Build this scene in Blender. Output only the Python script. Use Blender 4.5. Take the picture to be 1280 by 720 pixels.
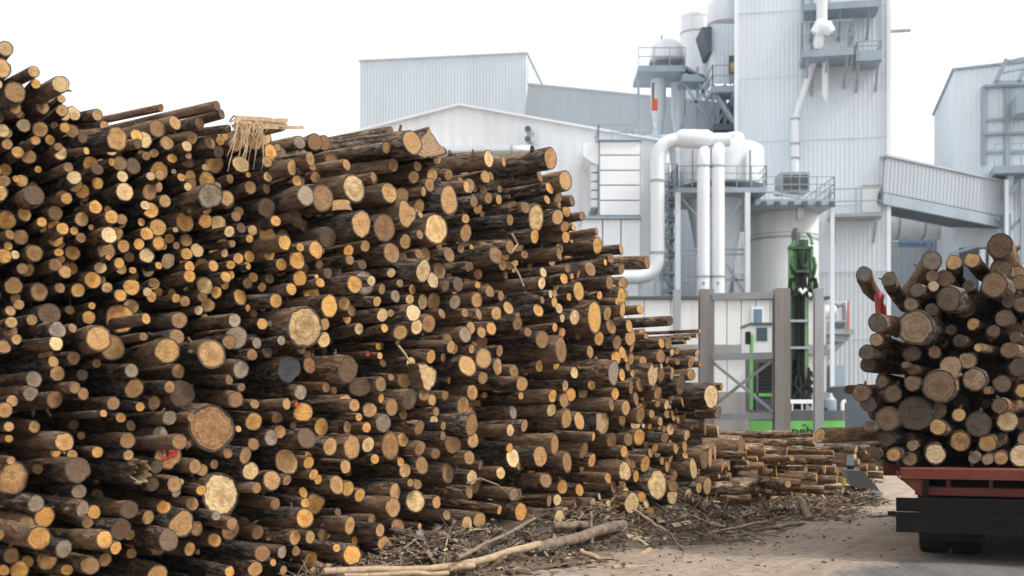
import bpy, math, random
import numpy as np
from mathutils import Vector, Matrix

for o in list(bpy.data.objects): bpy.data.objects.remove(o)
S = bpy.context.scene
COL = S.collection
R = math.radians

# ------------------------------------------------------------------ camera
F, HX, HY, EYE = 1500.0, 640.0, 515.0, 1.5      # focal length in photo pixels, horizon row, eye height
cd = bpy.data.cameras.new('camera'); cam = bpy.data.objects.new('camera', cd); COL.objects.link(cam)
cam.location = (0, 0, EYE); cam.rotation_euler = (R(90), 0, 0)
cd.sensor_width = 36; cd.lens = F / 1280 * 36; cd.shift_y = (HY - 360) / 1280
cd.clip_end = 3000; cd.clip_start = .1
cd.dof.use_dof = True; cd.dof.focus_distance = 11.5; cd.dof.aperture_fstop = 2.0
S.camera = cam

# ------------------------------------------------------------------ sky, sun, exposure
SUN_EL, SUN_AZ = 48, 109          # azimuth clockwise from +Y (the view direction): light from the right
W = bpy.data.worlds.new('World'); S.world = W; W.use_nodes = True
nt = W.node_tree; bgn = nt.nodes['Background']
sky = nt.nodes.new('ShaderNodeTexSky'); sky.sky_type = 'NISHITA'; sky.sun_disc = False
sky.sun_elevation = R(SUN_EL); sky.sun_rotation = R(SUN_AZ); sky.air_density = 1.5; sky.dust_density = 6
hs = nt.nodes.new('ShaderNodeHueSaturation'); hs.inputs['Saturation'].default_value = .12
mx = nt.nodes.new('ShaderNodeMix'); mx.data_type = 'RGBA'; mx.inputs[0].default_value = .6
mx.inputs[7].default_value = (12.0, 12.3, 12.8, 1)     # even cloud deck over the sky
nt.links.new(sky.outputs[0], hs.inputs['Color']); nt.links.new(hs.outputs[0], mx.inputs[6])
nt.links.new(mx.outputs[2], bgn.inputs['Color']); bgn.inputs['Strength'].default_value = .088
sd = bpy.data.lights.new('sun', 'SUN'); sun = bpy.data.objects.new('sun', sd); COL.objects.link(sun)
sd.energy = 1.5; sd.angle = R(10); sd.color = (1, .95, .88)
sdir = Vector((math.sin(R(SUN_AZ)) * math.cos(R(SUN_EL)), math.cos(R(SUN_AZ)) * math.cos(R(SUN_EL)), math.sin(R(SUN_EL))))
sun.rotation_euler = sdir.to_track_quat('Z', 'Y').to_euler(); sun.location = (20, -5, 40)
vs = S.view_settings; vs.view_transform = 'Standard'; vs.look = 'None'; vs.gamma = 1; vs.use_curve_mapping = False
vs.exposure = .72

# ------------------------------------------------------------------ helpers
rnd = random.Random(7); rng = np.random.default_rng(11)

def P(x, y, Y):                 # photo pixel at distance Y
    return Vector(((x - HX) / F * Y, Y, EYE + (HY - y) / F * Y))
def tag(o, label=None, cat=None, group=None, kind=None):
    if label: o['label'] = label
    if cat: o['category'] = cat
    if group: o['group'] = group
    if kind: o['kind'] = kind
    return o
def empty(name, loc=(0, 0, 0), rz=0, label=None, cat=None, group=None):
    o = bpy.data.objects.new(name, None); COL.objects.link(o)
    o.location = loc; o.rotation_euler = (0, 0, rz); o.empty_display_size = .3
    return tag(o, label, cat, group)

class MB:
    def __init__(s): s.v = []; s.f = []; s.smooth = []
    def quad(s, a, b, c, d, sm=False):
        i = len(s.v); s.v += [tuple(a), tuple(b), tuple(c), tuple(d)]; s.f.append((i, i+1, i+2, i+3)); s.smooth.append(sm); return s
    def poly(s, pts):
        i = len(s.v); s.v += [tuple(p) for p in pts]; s.f.append(tuple(range(i, i+len(pts)))); s.smooth.append(False); return s
    def box(s, x0, x1, y0, y1, z0, z1, m=None):
        i = len(s.v)
        vv = [Vector(p) for p in ((x0,y0,z0),(x1,y0,z0),(x1,y1,z0),(x0,y1,z0),(x0,y0,z1),(x1,y0,z1),(x1,y1,z1),(x0,y1,z1))]
        if m is not None: vv = [m @ p for p in vv]
        s.v += [tuple(p) for p in vv]
        s.f += [tuple(i+k for k in q) for q in ((0,3,2,1),(4,5,6,7),(0,1,5,4),(1,2,6,5),(2,3,7,6),(3,0,4,7))]
        s.smooth += [False]*6; return s
    def bar(s, a, b, w, h=None):          # rectangular bar between two points
        a = Vector(a); b = Vector(b); d = b - a; L = d.length
        if L < 1e-6: return s
        d.normalize(); up = Vector((0,0,1)) if abs(d.z) < .95 else Vector((0,1,0))
        x = d.cross(up).normalized(); y = x.cross(d)
        m = Matrix((( x.x, y.x, d.x, a.x), (x.y, y.y, d.y, a.y), (x.z, y.z, d.z, a.z), (0,0,0,1)))
        h = h or w
        return s.box(-w/2, w/2, -h/2, h/2, 0, L, m)
    def tube(s, pts, r, n=10, caps=True):
        pts = [Vector(p) for p in pts]; rr = r if isinstance(r, (list, tuple)) else [r]*len(pts)
        base = len(s.v); prev = None
        for k, p in enumerate(pts):
            d = (pts[min(k+1, len(pts)-1)] - pts[max(k-1, 0)]).normalized()
            if prev is None:
                up = Vector((0,0,1)) if abs(d.z) < .9 else Vector((0,1,0)); x = d.cross(up).normalized()
            else:
                x = (prev - d * prev.dot(d)).normalized()
            prev = x; y = d.cross(x)
            for j in range(n):
                a = 2*math.pi*j/n; s.v.append(tuple(p + (x*math.cos(a) + y*math.sin(a))*rr[k]))
        for k in range(len(pts)-1):
            for j in range(n):
                a = base+k*n+j; b = base+k*n+(j+1) % n
                s.f.append((a, b, b+n, a+n)); s.smooth.append(True)
        if caps:
            s.f.append(tuple(base+j for j in reversed(range(n)))); s.smooth.append(False)
            e = base+(len(pts)-1)*n; s.f.append(tuple(e+j for j in range(n))); s.smooth.append(False)
        return s
    def lathe(s, c, prof, n=32):            # vertical axis, prof = [(r, z)]
        return s.tube([(c[0], c[1], z) for r, z in prof], [max(r, .001) for r, z in prof], n)
    def corr(s, a, b, za, zb, z0a, z0b, n, pitch, depth):
        # ribbed sheet from a to b (xy), bottoms z0a,z0b and tops za,zb, n = outward normal (xy)
        a = Vector((a[0], a[1], 0)); b = Vector((b[0], b[1], 0)); n = Vector((n[0], n[1], 0)); L = (b-a).length
        cnt = max(1, int(round(L/pitch))); pr = []
        for k in range(cnt):
            for t, h in ((0, 0), (.42, 0), (.52, 1), (.9, 1)): pr.append(((k+t)/cnt, h*depth))
        pr.append((1, 0)); i = len(s.v)
        for t, h in pr:
            p = a.lerp(b, t) + n*h
            s.v.append((p.x, p.y, z0a+(z0b-z0a)*t)); s.v.append((p.x, p.y, za+(zb-za)*t))
        flip = (b-a).cross(Vector((0,0,1))).dot(n) < 0
        for k in range(len(pr)-1):
            q = (i+2*k, i+2*k+2, i+2*k+3, i+2*k+1)
            s.f.append(tuple(reversed(q)) if flip else q); s.smooth.append(False)
        return s
    def rail(s, pts, h=1.1, nr=2, step=1.2, w=.045):
        pts = [Vector(p) for p in pts]; up = Vector((0,0,1))
        for a, b in zip(pts[:-1], pts[1:]):
            k = max(1, int(round((b-a).length/step)))
            for j in range(k+1):
                p = a.lerp(b, j/k); s.bar(p, p+up*h, w)
            for q in range(1, nr+1): s.bar(a+up*(h*q/nr), b+up*(h*q/nr), w)
        return s
    def build(s, name, mat, parent=None, loc=None):
        me = bpy.data.meshes.new(name); me.from_pydata(s.v, [], s.f); me.materials.append(mat)
        me.polygons.foreach_set('use_smooth', s.smooth); me.update()
        if any(s.smooth): me.set_sharp_from_angle(angle=R(38))
        o = bpy.data.objects.new(name, me); COL.objects.link(o)
        if parent is not None: o.parent = parent
        if loc is not None: o.location = loc
        return o

def bendpath(pts, rad, n=6):               # polyline with rounded corners
    pts = [Vector(p) for p in pts]; out = [pts[0]]
    for a, b, c in zip(pts[:-2], pts[1:-1], pts[2:]):
        d0 = (a-b).normalized(); d1 = (c-b).normalized(); p0 = b+d0*rad; p1 = b+d1*rad
        for k in range(n+1):
            t = k/n; out.append(p0*(1-t)**2 + b*2*t*(1-t) + p1*t*t)
    out.append(pts[-1]); return out

# ------------------------------------------------------------------ materials
def nodes(name):
    m = bpy.data.materials.new(name); m.use_nodes = True; t = m.node_tree
    return m, t, t.nodes['Principled BSDF'], t.nodes.new, t.links.new
def math_(t, op, a, b=None, c=None, clamp=False):
    n = t.nodes.new('ShaderNodeMath'); n.operation = op; n.use_clamp = clamp
    for i, v in enumerate((a, b, c)):
        if v is None: continue
        if isinstance(v, (int, float)): n.inputs[i].default_value = v
        else: t.links.new(v, n.inputs[i])
    return n.outputs[0]
def ramp(t, fac, *stops):
    n = t.nodes.new('ShaderNodeValToRGB'); e = n.color_ramp.elements
    while len(e) < len(stops): e.new(.5)
    for k, (p, c) in enumerate(stops):
        e[k].position = p; e[k].color = (c, c, c, 1) if isinstance(c, (int, float)) else (*c, 1)
    t.links.new(fac, n.inputs[0]); return n.outputs[0]
def mixc(t, fac, a, b, mode='MIX'):
    n = t.nodes.new('ShaderNodeMix'); n.data_type = 'RGBA'; n.blend_type = mode
    for i, v in ((0, fac), (6, a), (7, b)):
        if isinstance(v, (int, float)): n.inputs[i].default_value = v
        elif isinstance(v, tuple): n.inputs[i].default_value = (*v, 1)
        else: t.links.new(v, n.inputs[i])
    return n.outputs[2]
def noise(t, vec, scale, detail=4, rough=.55, dims='3D'):
    n = t.nodes.new('ShaderNodeTexNoise'); n.noise_dimensions = dims
    n.inputs['Scale'].default_value = scale; n.inputs['Detail'].default_value = detail; n.inputs['Roughness'].default_value = rough
    if vec is not None: t.links.new(vec, n.inputs['W' if dims == '1D' else 'Vector'])
    return n.outputs[0]
def mapping(t, vec, sc):
    n = t.nodes.new('ShaderNodeMapping'); n.inputs['Scale'].default_value = sc; t.links.new(vec, n.inputs['Vector']); return n.outputs[0]
def bump(t, h, b, strength=.5, dist=.02):
    n = t.nodes.new('ShaderNodeBump'); n.inputs['Strength'].default_value = strength; n.inputs['Distance'].default_value = dist
    t.links.new(h, n.inputs['Height']); t.links.new(n.outputs[0], b.inputs['Normal'])

def plain(name, col, rough=.6, metal=0, var=.25, scale=1.5, streak=True, dirt=(.25, .22, .2), dirtamt=.35, bmp=0):
    m, t, b, new, link = nodes(name)
    geo = new('ShaderNodeNewGeometry').outputs['Position']
    v = mapping(t, geo, (scale, scale, scale*(.12 if streak else 1)))
    f = noise(t, v, 1, 5, .6); f2 = noise(t, geo, scale*.35, 3)
    d = math_(t, 'MULTIPLY', ramp(t, f, (.45, 0), (.8, 1)), dirtamt)
    c = mixc(t, d, col, tuple(a*c_ for a, c_ in zip(col, (dirt[0]*1.6, dirt[1]*1.6, dirt[2]*1.6))))
    c = mixc(t, math_(t, 'MULTIPLY', ramp(t, f2, (.35, 0), (.65, 1)), var), c, tuple(x*.72 for x in col))
    link(c, b.inputs['Base Color']); b.inputs['Roughness'].default_value = rough; b.inputs['Metallic'].default_value = metal
    if bmp: bump(t, f, b, bmp, .01)
    if sum(col) < .1: b.inputs['Specular IOR Level'].default_value = .15
    return m

M = {}
M['clad'] = plain('ribbed_cladding', (.69, .745, .79), .5, 0, .14, .5, dirtamt=.24)
M['cladgrey'] = plain('grey_cladding', (.58, .635, .685), .5, 0, .14, .5, dirtamt=.2)
M['gallery'] = plain('gallery_cladding', (.42, .465, .505), .5, 0, .14, .5, dirtamt=.25)
M['white'] = plain('white_sheet', (.82, .85, .875), .5, 0, .10, .6, dirtamt=.18)
M['cream'] = plain('dirty_white_panel', (.74, .755, .745), .6, 0, .18, .9, dirtamt=.6)
M['steel'] = plain('blue_grey_steel', (.33, .395, .455), .5, .15, .3, 2)
M['darksteel'] = plain('dark_steel', (.085, .11, .135), .6, .1, .3, 2)
M['galv'] = plain('galvanised', (.36, .38, .40), .45, .3, .35, 3, dirt=(.3, .24, .18), dirtamt=.5)
M['duct'] = plain('white_duct', (.76, .79, .815), .42, .05, .2, 1.6, dirtamt=.4)
M['alu'] = plain('bright_metal_duct', (.55, .57, .59), .28, .75, .2, 1.2)
M['concrete'] = plain('concrete', (.34, .33, .31), .9, 0, .35, 1.5, dirtamt=.7, bmp=.3)
M['rustbeam'] = plain('weathered_beam', (.27, .255, .245), .75, .1, .4, 4, dirt=(.32, .2, .12), dirtamt=.8, bmp=.3)
M['glass'] = plain('window_glass', (.16, .24, .33), .12, 0, .2, 3, dirtamt=.1)
M['green'] = plain('green_paint', (.12, .45, .085), .5, 0, .35, 3, dirtamt=.5)
M['palegreen'] = plain('pale_green_paint', (.13, .28, .11), .5, 0, .5, 4, dirtamt=.7)
M['darkgreen'] = plain('dark_green_paint', (.03, .085, .038), .5, 0, .4, 4, dirtamt=.5)
M['black'] = plain('black_rubber', (.016, .016, .017), .75, 0, .3, 6, dirt=(1.6, 1.3, 1.0), dirtamt=.5, streak=False)
M['dkgrey'] = plain('dark_grey_paint', (.075, .085, .09), .5, 0, .3, 3, dirtamt=.4)
M['redpaint'] = plain('worn_red_paint', (.18, .034, .016), .7, 0, .6, 5, dirt=(.35, .3, .25), dirtamt=.95, streak=False, bmp=.3)
M['stakered'] = plain('stake_red_paint', (.42, .045, .035), .5, 0, .4, 5, dirtamt=.6, streak=False)
M['lampred'] = plain('tail_lamp_red', (.25, .008, .008), .2, 0, .2, 5)
M['blackpaint'] = plain('dusty_black_paint', (.010, .0095, .009), .8, 0, .4, 7, dirt=(1.6, 1.3, 1.0), dirtamt=.6, streak=False)
M['orange'] = plain('orange_paint', (.62, .10, .03), .5, 0, .2, 3)
M['yellow'] = plain('yellow_paint', (.62, .42, .02), .5, 0, .2, 3)
M['bluelit'] = plain('blue_glazing', (.32, .44, .70), .2, 0, .2, 2, dirtamt=.1)
M['spray'] = plain('red_spray_paint', (.50, .015, .015), .7, 0, .2, 9)
M['letter'] = plain('dark_lettering', (.02, .035, .02), .5, 0, .1, 3)

def mat_cut():
    m, t, b, new, link = nodes('sawn_wood_end')
    a = new('ShaderNodeAttribute'); a.attribute_name = 'lp'; k = new('ShaderNodeAttribute'); k.attribute_name = 'tint'
    sp = new('ShaderNodeSeparateXYZ'); link(a.outputs['Vector'], sp.inputs[0]); x, y, rn = sp.outputs
    seed = k.outputs['Alpha']; s50 = math_(t, 'MULTIPLY', seed, 61.0)
    cb = new('ShaderNodeCombineXYZ'); link(x, cb.inputs[0]); link(y, cb.inputs[1]); link(s50, cb.inputs[2]); xy = cb.outputs[0]
    nd = noise(t, xy, 22, 3); warp = math_(t, 'MULTIPLY_ADD', nd, .35, rn)
    rings = noise(t, math_(t, 'ADD', math_(t, 'MULTIPLY', warp, 11.0), s50), 1, 3, .7, '1D')
    c = mixc(t, 1.0, k.outputs['Color'], ramp(t, rings, (.32, (.50, .42, .35)), (.5, (1, 1, 1)), (.68, (1.25, 1.2, 1.12))), 'MULTIPLY')
    heart = math_(t, 'MULTIPLY', ramp(t, warp, (.25, 1), (.72, 0)), ramp(t, noise(t, s50, 7.3, 0, .5, '1D'), (.4, 0), (.62, .75)))
    c = mixc(t, heart, c, mixc(t, 1.0, k.outputs['Color'], (.62, .45, .30), 'MULTIPLY'))
    st = ramp(t, noise(t, xy, 13, 5, .7), (.42, 0), (.62, 1))
    c = mixc(t, math_(t, 'MULTIPLY', st, math_(t, 'MULTIPLY_ADD', math_(t, 'FRACT', math_(t, 'MULTIPLY', seed, 29.3)), .65, .15)), c, mixc(t, 1.0, k.outputs['Color'], (.40, .34, .30), 'MULTIPLY'))
    sw = noise(t, mapping(t, xy, (14, 140, 1)), 1, 2, .5); c = mixc(t, 1.0, c, ramp(t, sw, (.35, .82), (.65, 1.12)), 'MULTIPLY')
    ang = math_(t, 'ARCTAN2', y, x)
    cn = noise(t, math_(t, 'ADD', math_(t, 'MULTIPLY', ang, 1.6), math_(t, 'ADD', s50, math_(t, 'MULTIPLY', nd, .12))), 1, 0, .5, '1D')
    cr = math_(t, 'MULTIPLY', math_(t, 'LESS_THAN', math_(t, 'ABSOLUTE', math_(t, 'SUBTRACT', cn, .5)), .006), math_(t, 'LESS_THAN', rn, .72))
    cr = math_(t, 'MULTIPLY', cr, math_(t, 'GREATER_THAN', math_(t, 'FRACT', math_(t, 'MULTIPLY', seed, 13.7)), .7))
    c = mixc(t, math_(t, 'MULTIPLY', cr, .75), c, (.05, .035, .022))
    rim = ramp(t, math_(t, 'MULTIPLY_ADD', nd, .22, rn), (.985, 0), (1.055, 1))
    c = mixc(t, rim, c, (.055, .036, .024))
    link(c, b.inputs['Base Color']); b.inputs['Roughness'].default_value = .8
    h = math_(t, 'ADD', rings, math_(t, 'MULTIPLY', noise(t, xy, 90, 3), .8)); h = math_(t, 'SUBTRACT', h, math_(t, 'MULTIPLY', cr, 1.5))
    bump(t, h, b, .35, .006); return m
def mat_bark():
    m, t, b, new, link = nodes('rough_bark')
    a = new('ShaderNodeAttribute'); a.attribute_name = 'lp'; k = new('ShaderNodeAttribute'); k.attribute_name = 'tint'
    seed = k.outputs['Alpha']; s50 = math_(t, 'MULTIPLY', seed, 61.0)
    mp = mapping(t, a.outputs['Vector'], (1, 1, .28))
    va = new('ShaderNodeVectorMath'); va.operation = 'ADD'; link(mp, va.inputs[0])
    cb = new('ShaderNodeCombineXYZ'); link(s50, cb.inputs[0]); link(s50, cb.inputs[2]); link(cb.outputs[0], va.inputs[1]); v = va.outputs[0]
    n1 = noise(t, v, 26, 5, .65); n2 = noise(t, v, 5, 4, .6); n3 = noise(t, v, 70, 3, .6)
    c = mixc(t, 1.0, k.outputs['Color'], ramp(t, n1, (.38, .10), (.5, .9), (.62, 2.5)), 'MULTIPLY')
    c = mixc(t, 1.0, c, ramp(t, n3, (.36, .45), (.62, 1.5)), 'MULTIPLY')
    c = mixc(t, 1.0, c, ramp(t, noise(t, v, 11, 3, .6), (.35, .55), (.65, 1.45)), 'MULTIPLY')
    pw = ramp(t, math_(t, 'MULTIPLY_ADD', math_(t, 'FRACT', math_(t, 'MULTIPLY', seed, 7.31)), .26, n2), (.60, 0), (.66, 1))
    peel = mixc(t, ramp(t, n1, (.35, 0), (.65, 1)), (.16, .085, .042), (.36, .22, .12))
    c = mixc(t, math_(t, 'MULTIPLY', pw, .8), c, peel)
    gl = ramp(t, noise(t, v, 9, 4, .7), (.57, 0), (.66, .7)); c = mixc(t, gl, c, (.24, .225, .20))
    link(c, b.inputs['Base Color']); b.inputs['Roughness'].default_value = .88
    h = math_(t, 'ADD', n1, math_(t, 'MULTIPLY', n3, .4)); h = math_(t, 'SUBTRACT', h, math_(t, 'MULTIPLY', pw, .5))
    bump(t, h, b, 1.0, .045); return m
M['cut'] = mat_cut(); M['bark'] = mat_bark()
def mat_wood(name, col, dark):
    m, t, b, new, link = nodes(name)
    a = new('ShaderNodeTexCoord').outputs['Object']
    n1 = noise(t, a, 14, 5, .7); n2 = noise(t, a, 70, 3, .6)
    c = mixc(t, ramp(t, n1, (.35, 0), (.65, 1)), dark, col); c = mixc(t, math_(t, 'MULTIPLY', ramp(t, n2, (.4, 1), (.6, 0)), .4), c, dark)
    link(c, b.inputs['Base Color']); b.inputs['Roughness'].default_value = .85; bump(t, n1, b, .6, .01); return m
M['palewood'] = mat_wood('pale_stripped_wood', (.52, .39, .25), (.28, .19, .11))
M['branch'] = mat_wood('weathered_branch', (.30, .23, .165), (.11, .075, .05))
M['splint'] = mat_wood('fresh_splinters', (.60, .43, .26), (.34, .22, .12))
def mat_chip():
    m, t, b, new, link = nodes('bark_litter')
    k = new('ShaderNodeAttribute'); k.attribute_name = 'tint'; geo = new('ShaderNodeNewGeometry').outputs['Position']
    n1 = noise(t, geo, 40, 3); c = mixc(t, 1.0, k.outputs['Color'], ramp(t, n1, (.3, .55), (.7, 1.2)), 'MULTIPLY')
    link(c, b.inputs['Base Color']); b.inputs['Roughness'].default_value = .9; return m
M['chip'] = mat_chip()
def mat_ground():
    m, t, b, new, link = nodes('yard_ground')
    pos = new('ShaderNodeNewGeometry').outputs['Position']; sp = new('ShaderNodeSeparateXYZ'); link(pos, sp.inputs[0]); x, y, z = sp.outputs
    n1 = noise(t, pos, 1.3, 6, .6); n2 = noise(t, pos, 9, 5, .65); n3 = noise(t, pos, 45, 4, .7); n4 = noise(t, mapping(t, pos, (3.2, .5, 1)), 1, 5, .6)
    c = mixc(t, ramp(t, n1, (.3, 0), (.7, 1)), (.35, .265, .195), (.50, .395, .305))
    rot = new('ShaderNodeMapping'); rot.vector_type = 'TEXTURE'; rot.inputs['Rotation'].default_value = (0, 0, R(-30)); link(pos, rot.inputs['Vector'])
    tr = noise(t, mapping(t, rot.outputs[0], (2.6, .16, 1)), 1, 5, .62); tr2 = noise(t, mapping(t, rot.outputs[0], (9, .5, 1)), 1, 4, .6)
    c = mixc(t, math_(t, 'MULTIPLY', ramp(t, tr, (.5, 0), (.66, 1)), .42), c, (.23, .175, .13))
    c = mixc(t, math_(t, 'MULTIPLY', ramp(t, tr2, (.5, 0), (.68, 1)), .25), c, (.58, .49, .41))
    c = mixc(t, math_(t, 'MULTIPLY', ramp(t, n2, (.5, 0), (.66, 1)), .7), c, (.17, .12, .082))
    c = mixc(t, math_(t, 'MULTIPLY', ramp(t, n3, (.55, 0), (.68, 1)), .6), c, (.12, .09, .065))
    # tarmac apron on the right: below a ragged line from (2.5, 10.9) to (6.4, 15)
    side = math_(t, 'SUBTRACT', math_(t, 'MULTIPLY', math_(t, 'SUBTRACT', x, 2.45), 1.02), math_(t, 'SUBTRACT', y, 10.9))
    side = math_(t, 'ADD', side, math_(t, 'MULTIPLY', math_(t, 'SUBTRACT', n1, .5), 2.2)); side = math_(t, 'ADD', side, math_(t, 'MULTIPLY', math_(t, 'SUBTRACT', n2, .5), .9))
    tm = ramp(t, side, (.0, 0), (.55, 1))
    ac = mixc(t, ramp(t, n4, (.35, 0), (.65, 1)), (.10, .10, .10), (.17, .167, .165)); ac = mixc(t, math_(t, 'MULTIPLY', ramp(t, n3, (.5, 0), (.7, 1)), .5), ac, (.09, .088, .085))
    c = mixc(t, math_(t, 'MULTIPLY', tm, .92), c, ac)
    link(c, b.inputs['Base Color']); link(ramp(t, n4, (.4, .95), (.7, .62)), b.inputs['Roughness'])
    h = math_(t, 'ADD', math_(t, 'ADD', n2, math_(t, 'MULTIPLY', n3, .5)), math_(t, 'MULTIPLY', tr2, .7)); bump(t, h, b, .9, .05); return m
M['ground'] = mat_ground()
# ------------------------------------------------------------------ things are modelled in world space and stored relative to their base
INV = {}
def thing(name, loc, label, cat, group=None, rz=0):
    o = empty(name, loc, rz, label, cat, group)
    INV[o.name] = (Matrix.Translation(Vector(loc)) @ Matrix.Rotation(rz, 4, 'Z')).inverted()
    return o
def part(mb, name, mat, parent, label=None):
    inv = INV[parent.name]
    mb.v = [tuple(inv @ Vector(v)) for v in mb.v]
    o = mb.build(name, mat, parent); INV[o.name] = inv
    if label: o['label'] = label
    return o

# ------------------------------------------------------------------ ground
g = MB(); nx, ny = 150, 150
xs = [(-1 if i < 0 else 1)*(abs(i)/75)**3*300 for i in range(-75, 76)]; ys = [-30 + 430*(j/150)**2.6 for j in range(151)]
xs = [x + 2 for x in xs]
for y in ys:
    for x in xs:
        z = 0
        if abs(x) < 30 and y < 45: z = .012*math.sin(x*1.9+.6*math.sin(y*.8)) + .010*math.sin(x*4.3+y*.5+1) + .006*math.sin(y*3.1+x)
        g.v.append((x, y, z-.012))
n = len(xs)
for j in range(len(ys)-1):
    for i in range(n-1):
        a = j*n+i; g.f.append((a, a+1, a+n+1, a+n)); g.smooth.append(True)
tag(g.build('ground', M['ground']), kind='structure')

# ------------------------------------------------------------------ background plant
YAW = R(9); RX = Vector((math.cos(YAW), -math.sin(YAW), 0)); BK = Vector((math.sin(YAW), math.cos(YAW), 0))
def block(root, name, c, w0, w1, dep, zt, mat, pitch, depth, zt0=None, zb=0, roof=None):
    """box building with ribbed walls; c = front reference corner, spans w0..w1 along RX, dep along BK"""
    zt0 = zt if zt0 is None else zt0
    a = c + RX*w0; b = c + RX*w1; a2 = a + BK*dep; b2 = b + BK*dep
    part(MB().corr(a, b, zt0, zt, zb, zb, -BK, pitch, depth), 'front_wall', mat, root)
    part(MB().corr(b, b2, zt, zt, zb, zb, RX, pitch, depth), 'side_wall', mat, root)
    part(MB().corr(a2, a, zt0, zt0, zb, zb, -RX, pitch, depth), 'side_wall', mat, root)
    part(MB().corr(b2, a2, zt, zt0, zb, zb, BK, pitch, depth), 'back_wall', mat, root)
    e = .12
    r = MB(); A, B, B2, A2 = a-RX*e-BK*e, b+RX*e-BK*e, b2+RX*e+BK*e, a2-RX*e+BK*e
    lo = [Vector((p.x, p.y, z)) for p, z in ((A, zt0), (B, zt), (B2, zt), (A2, zt0))]; hi = [p+Vector((0, 0, .1)) for p in lo]
    r.poly(hi)
    for k in range(4): r.quad(lo[k], lo[(k+1) % 4], hi[(k+1) % 4], hi[k])
    r.poly(lo[::-1]); part(r, 'roof', roof or mat, root)

# far grey hall
c = P(658, 515, 88); c.z = 0
t = thing('grey_hall', tuple(c), 'tall pale grey flat-roofed ribbed hall behind the gabled hall', 'building', rz=-YAW)
block(t, 'hall', c, -12.6, 0, 20, 27.8, M['cladgrey'], .24, .022)
part(MB().tube([P(661, 80, 87.6), P(661, 150, 87.6)], .12, 8), 'downpipe', M['white'], t)

# white gabled hall
c = P(575, 515, 50); c.z = 0; sl = .214; hw = 8.6; za = 14.23
t = thing('gabled_hall', tuple(c), 'white ribbed hall with a low gable, between log stack and grey hall', 'building', rz=-YAW)
for s in (-1, 1):
    a, b = (c-RX*hw, c) if s < 0 else (c, c+RX*hw); ze = za-sl*hw
    part(MB().corr(a, b, ze if s < 0 else za, za if s < 0 else ze, 0, 0, -BK, .5, .03), 'front_wall', M['white'], t)
    e = c+RX*hw*s; part(MB().corr(e, e+BK*26, ze, ze, 0, 0, RX*s, .5, .03), 'side_wall', M['white'], t)
    o = c+RX*s*(hw+.3)-BK*.25; r = MB(); U = Vector((0, 0, 1)); p0 = c-BK*.25+U*za; p1 = o+U*(za-sl*(hw+.3))
    for q in (0,):
        q0, q1, q2, q3 = p0, p1, p1+BK*26.4, p0+BK*26.4; h = U*.08
        r.poly([q0+h, q1+h, q2+h, q3+h] if s > 0 else [q3+h, q2+h, q1+h, q0+h]); r.quad(q0, q1, q1+h, q0+h); r.quad(q1, q2, q2+h, q1+h); r.quad(q0, q3, q2, q1)
    part(r, 'roof', M['white'], t)
for yy in (163, 175.5):
    p = P(661, yy, 49.0); m = MB(); m.tube([p+BK*.5, p-BK*.25], .15, 12); v = part(m, 'vent', M['alu'], t)
    part(MB().tube([p-BK*.26, p-BK*.30], .12, 12), 'vent_grille', M['darksteel'], v)
# silver duct in front of the gable
t = thing('silver_duct', tuple(P(610, 515, 46).xy)+(0,), 'horizontal silver duct with an elbow above the stack, before the gable', 'duct')
part(MB().tube(bendpath([P(470, 192, 46), P(662, 188, 46), P(668, 189, 49.5)], .8), .23, 16), 'pipe', M['alu'], t)
part(MB().tube([P(638, 188.5, 46), P(641, 188.4, 46)], .26, 16), 'flange', M['galv'], t)
for px in (560, 625):
    part(MB().bar(P(px, 195, 46), tuple(P(px, 195, 46).xy)+(0,), .12), 'support_post', M['steel'], t)

# conveyor galleries
def gallery(name, label, a, b, hgt, wid, mat):
    t = thing(name, tuple(a.xy)+(0,), label, 'conveyor'); d = b-a; L = d.length; d.normalize()
    back = Vector((-d.y, d.x, 0)).normalized()
    if back.y < 0: back = -back
    up = d.cross(back); up = up if up.z > 0 else -up
    k = int(L/.22); m = MB(); i = 0; pr = []
    for q in range(k):
        for tt, h in ((0, 0), (.42, 0), (.52, 1), (.9, 1)): pr.append(((q+tt)/k, h*.03))
    pr.append((1, 0))
    for side, nrm in ((0, -back), (1, back)):
        m = MB()
        for tt, h in pr:
            p = a+d*L*tt+back*wid*side+nrm*h; m.v += [tuple(p), tuple(p+up*hgt)]
        for q in range(len(pr)-1):
            m.f.append((2*q, 2*q+2, 2*q+3, 2*q+1)); m.smooth.append(False)
        part(m, 'side_cladding', mat, t)
    m = MB(); o0 = up*hgt-back*.1; m2 = Matrix(((d.x, back.x, up.x, 0), (d.y, back.y, up.y, 0), (d.z, back.z, up.z, 0), (0, 0, 0, 1)))
    def bx(y0, y1, z0, z1, nm, mt):
        mb = MB(); mb.box(0, L, y0, y1, z0, z1, Matrix.Translation(a) @ m2); return part(mb, nm, mt, t)
    bx(-.1, wid+.1, hgt, hgt+.1, 'roof', mat); bx(.02, wid-.02, -.45, -.003, 'belly', M['darksteel'])
    bx(-.06, .10, -.55, -.05, 'bottom_chord', M['steel'])
    return t
gallery('conveyor_gallery', 'grey ribbed conveyor gallery sloping down behind the gabled hall', P(655, 146, 80), P(893, 182, 62), 2.1, 2.6, M['gallery'])
t = gallery('conveyor_gallery', 'ribbed conveyor gallery sloping between tower and right hand building', P(1104, 240, 54), P(1262, 272, 57), 1.6, 2.0, M['gallery'])
part(MB().bar(P(1245, 272, 56.5), P(1266, 290, 57), .2), 'brace', M['steel'], t)
part(MB().bar(P(1258, 268, 56.5), tuple(P(1258, 268, 56.5).xy)+(0,), .3), 'support_post', M['steel'], t)

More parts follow.
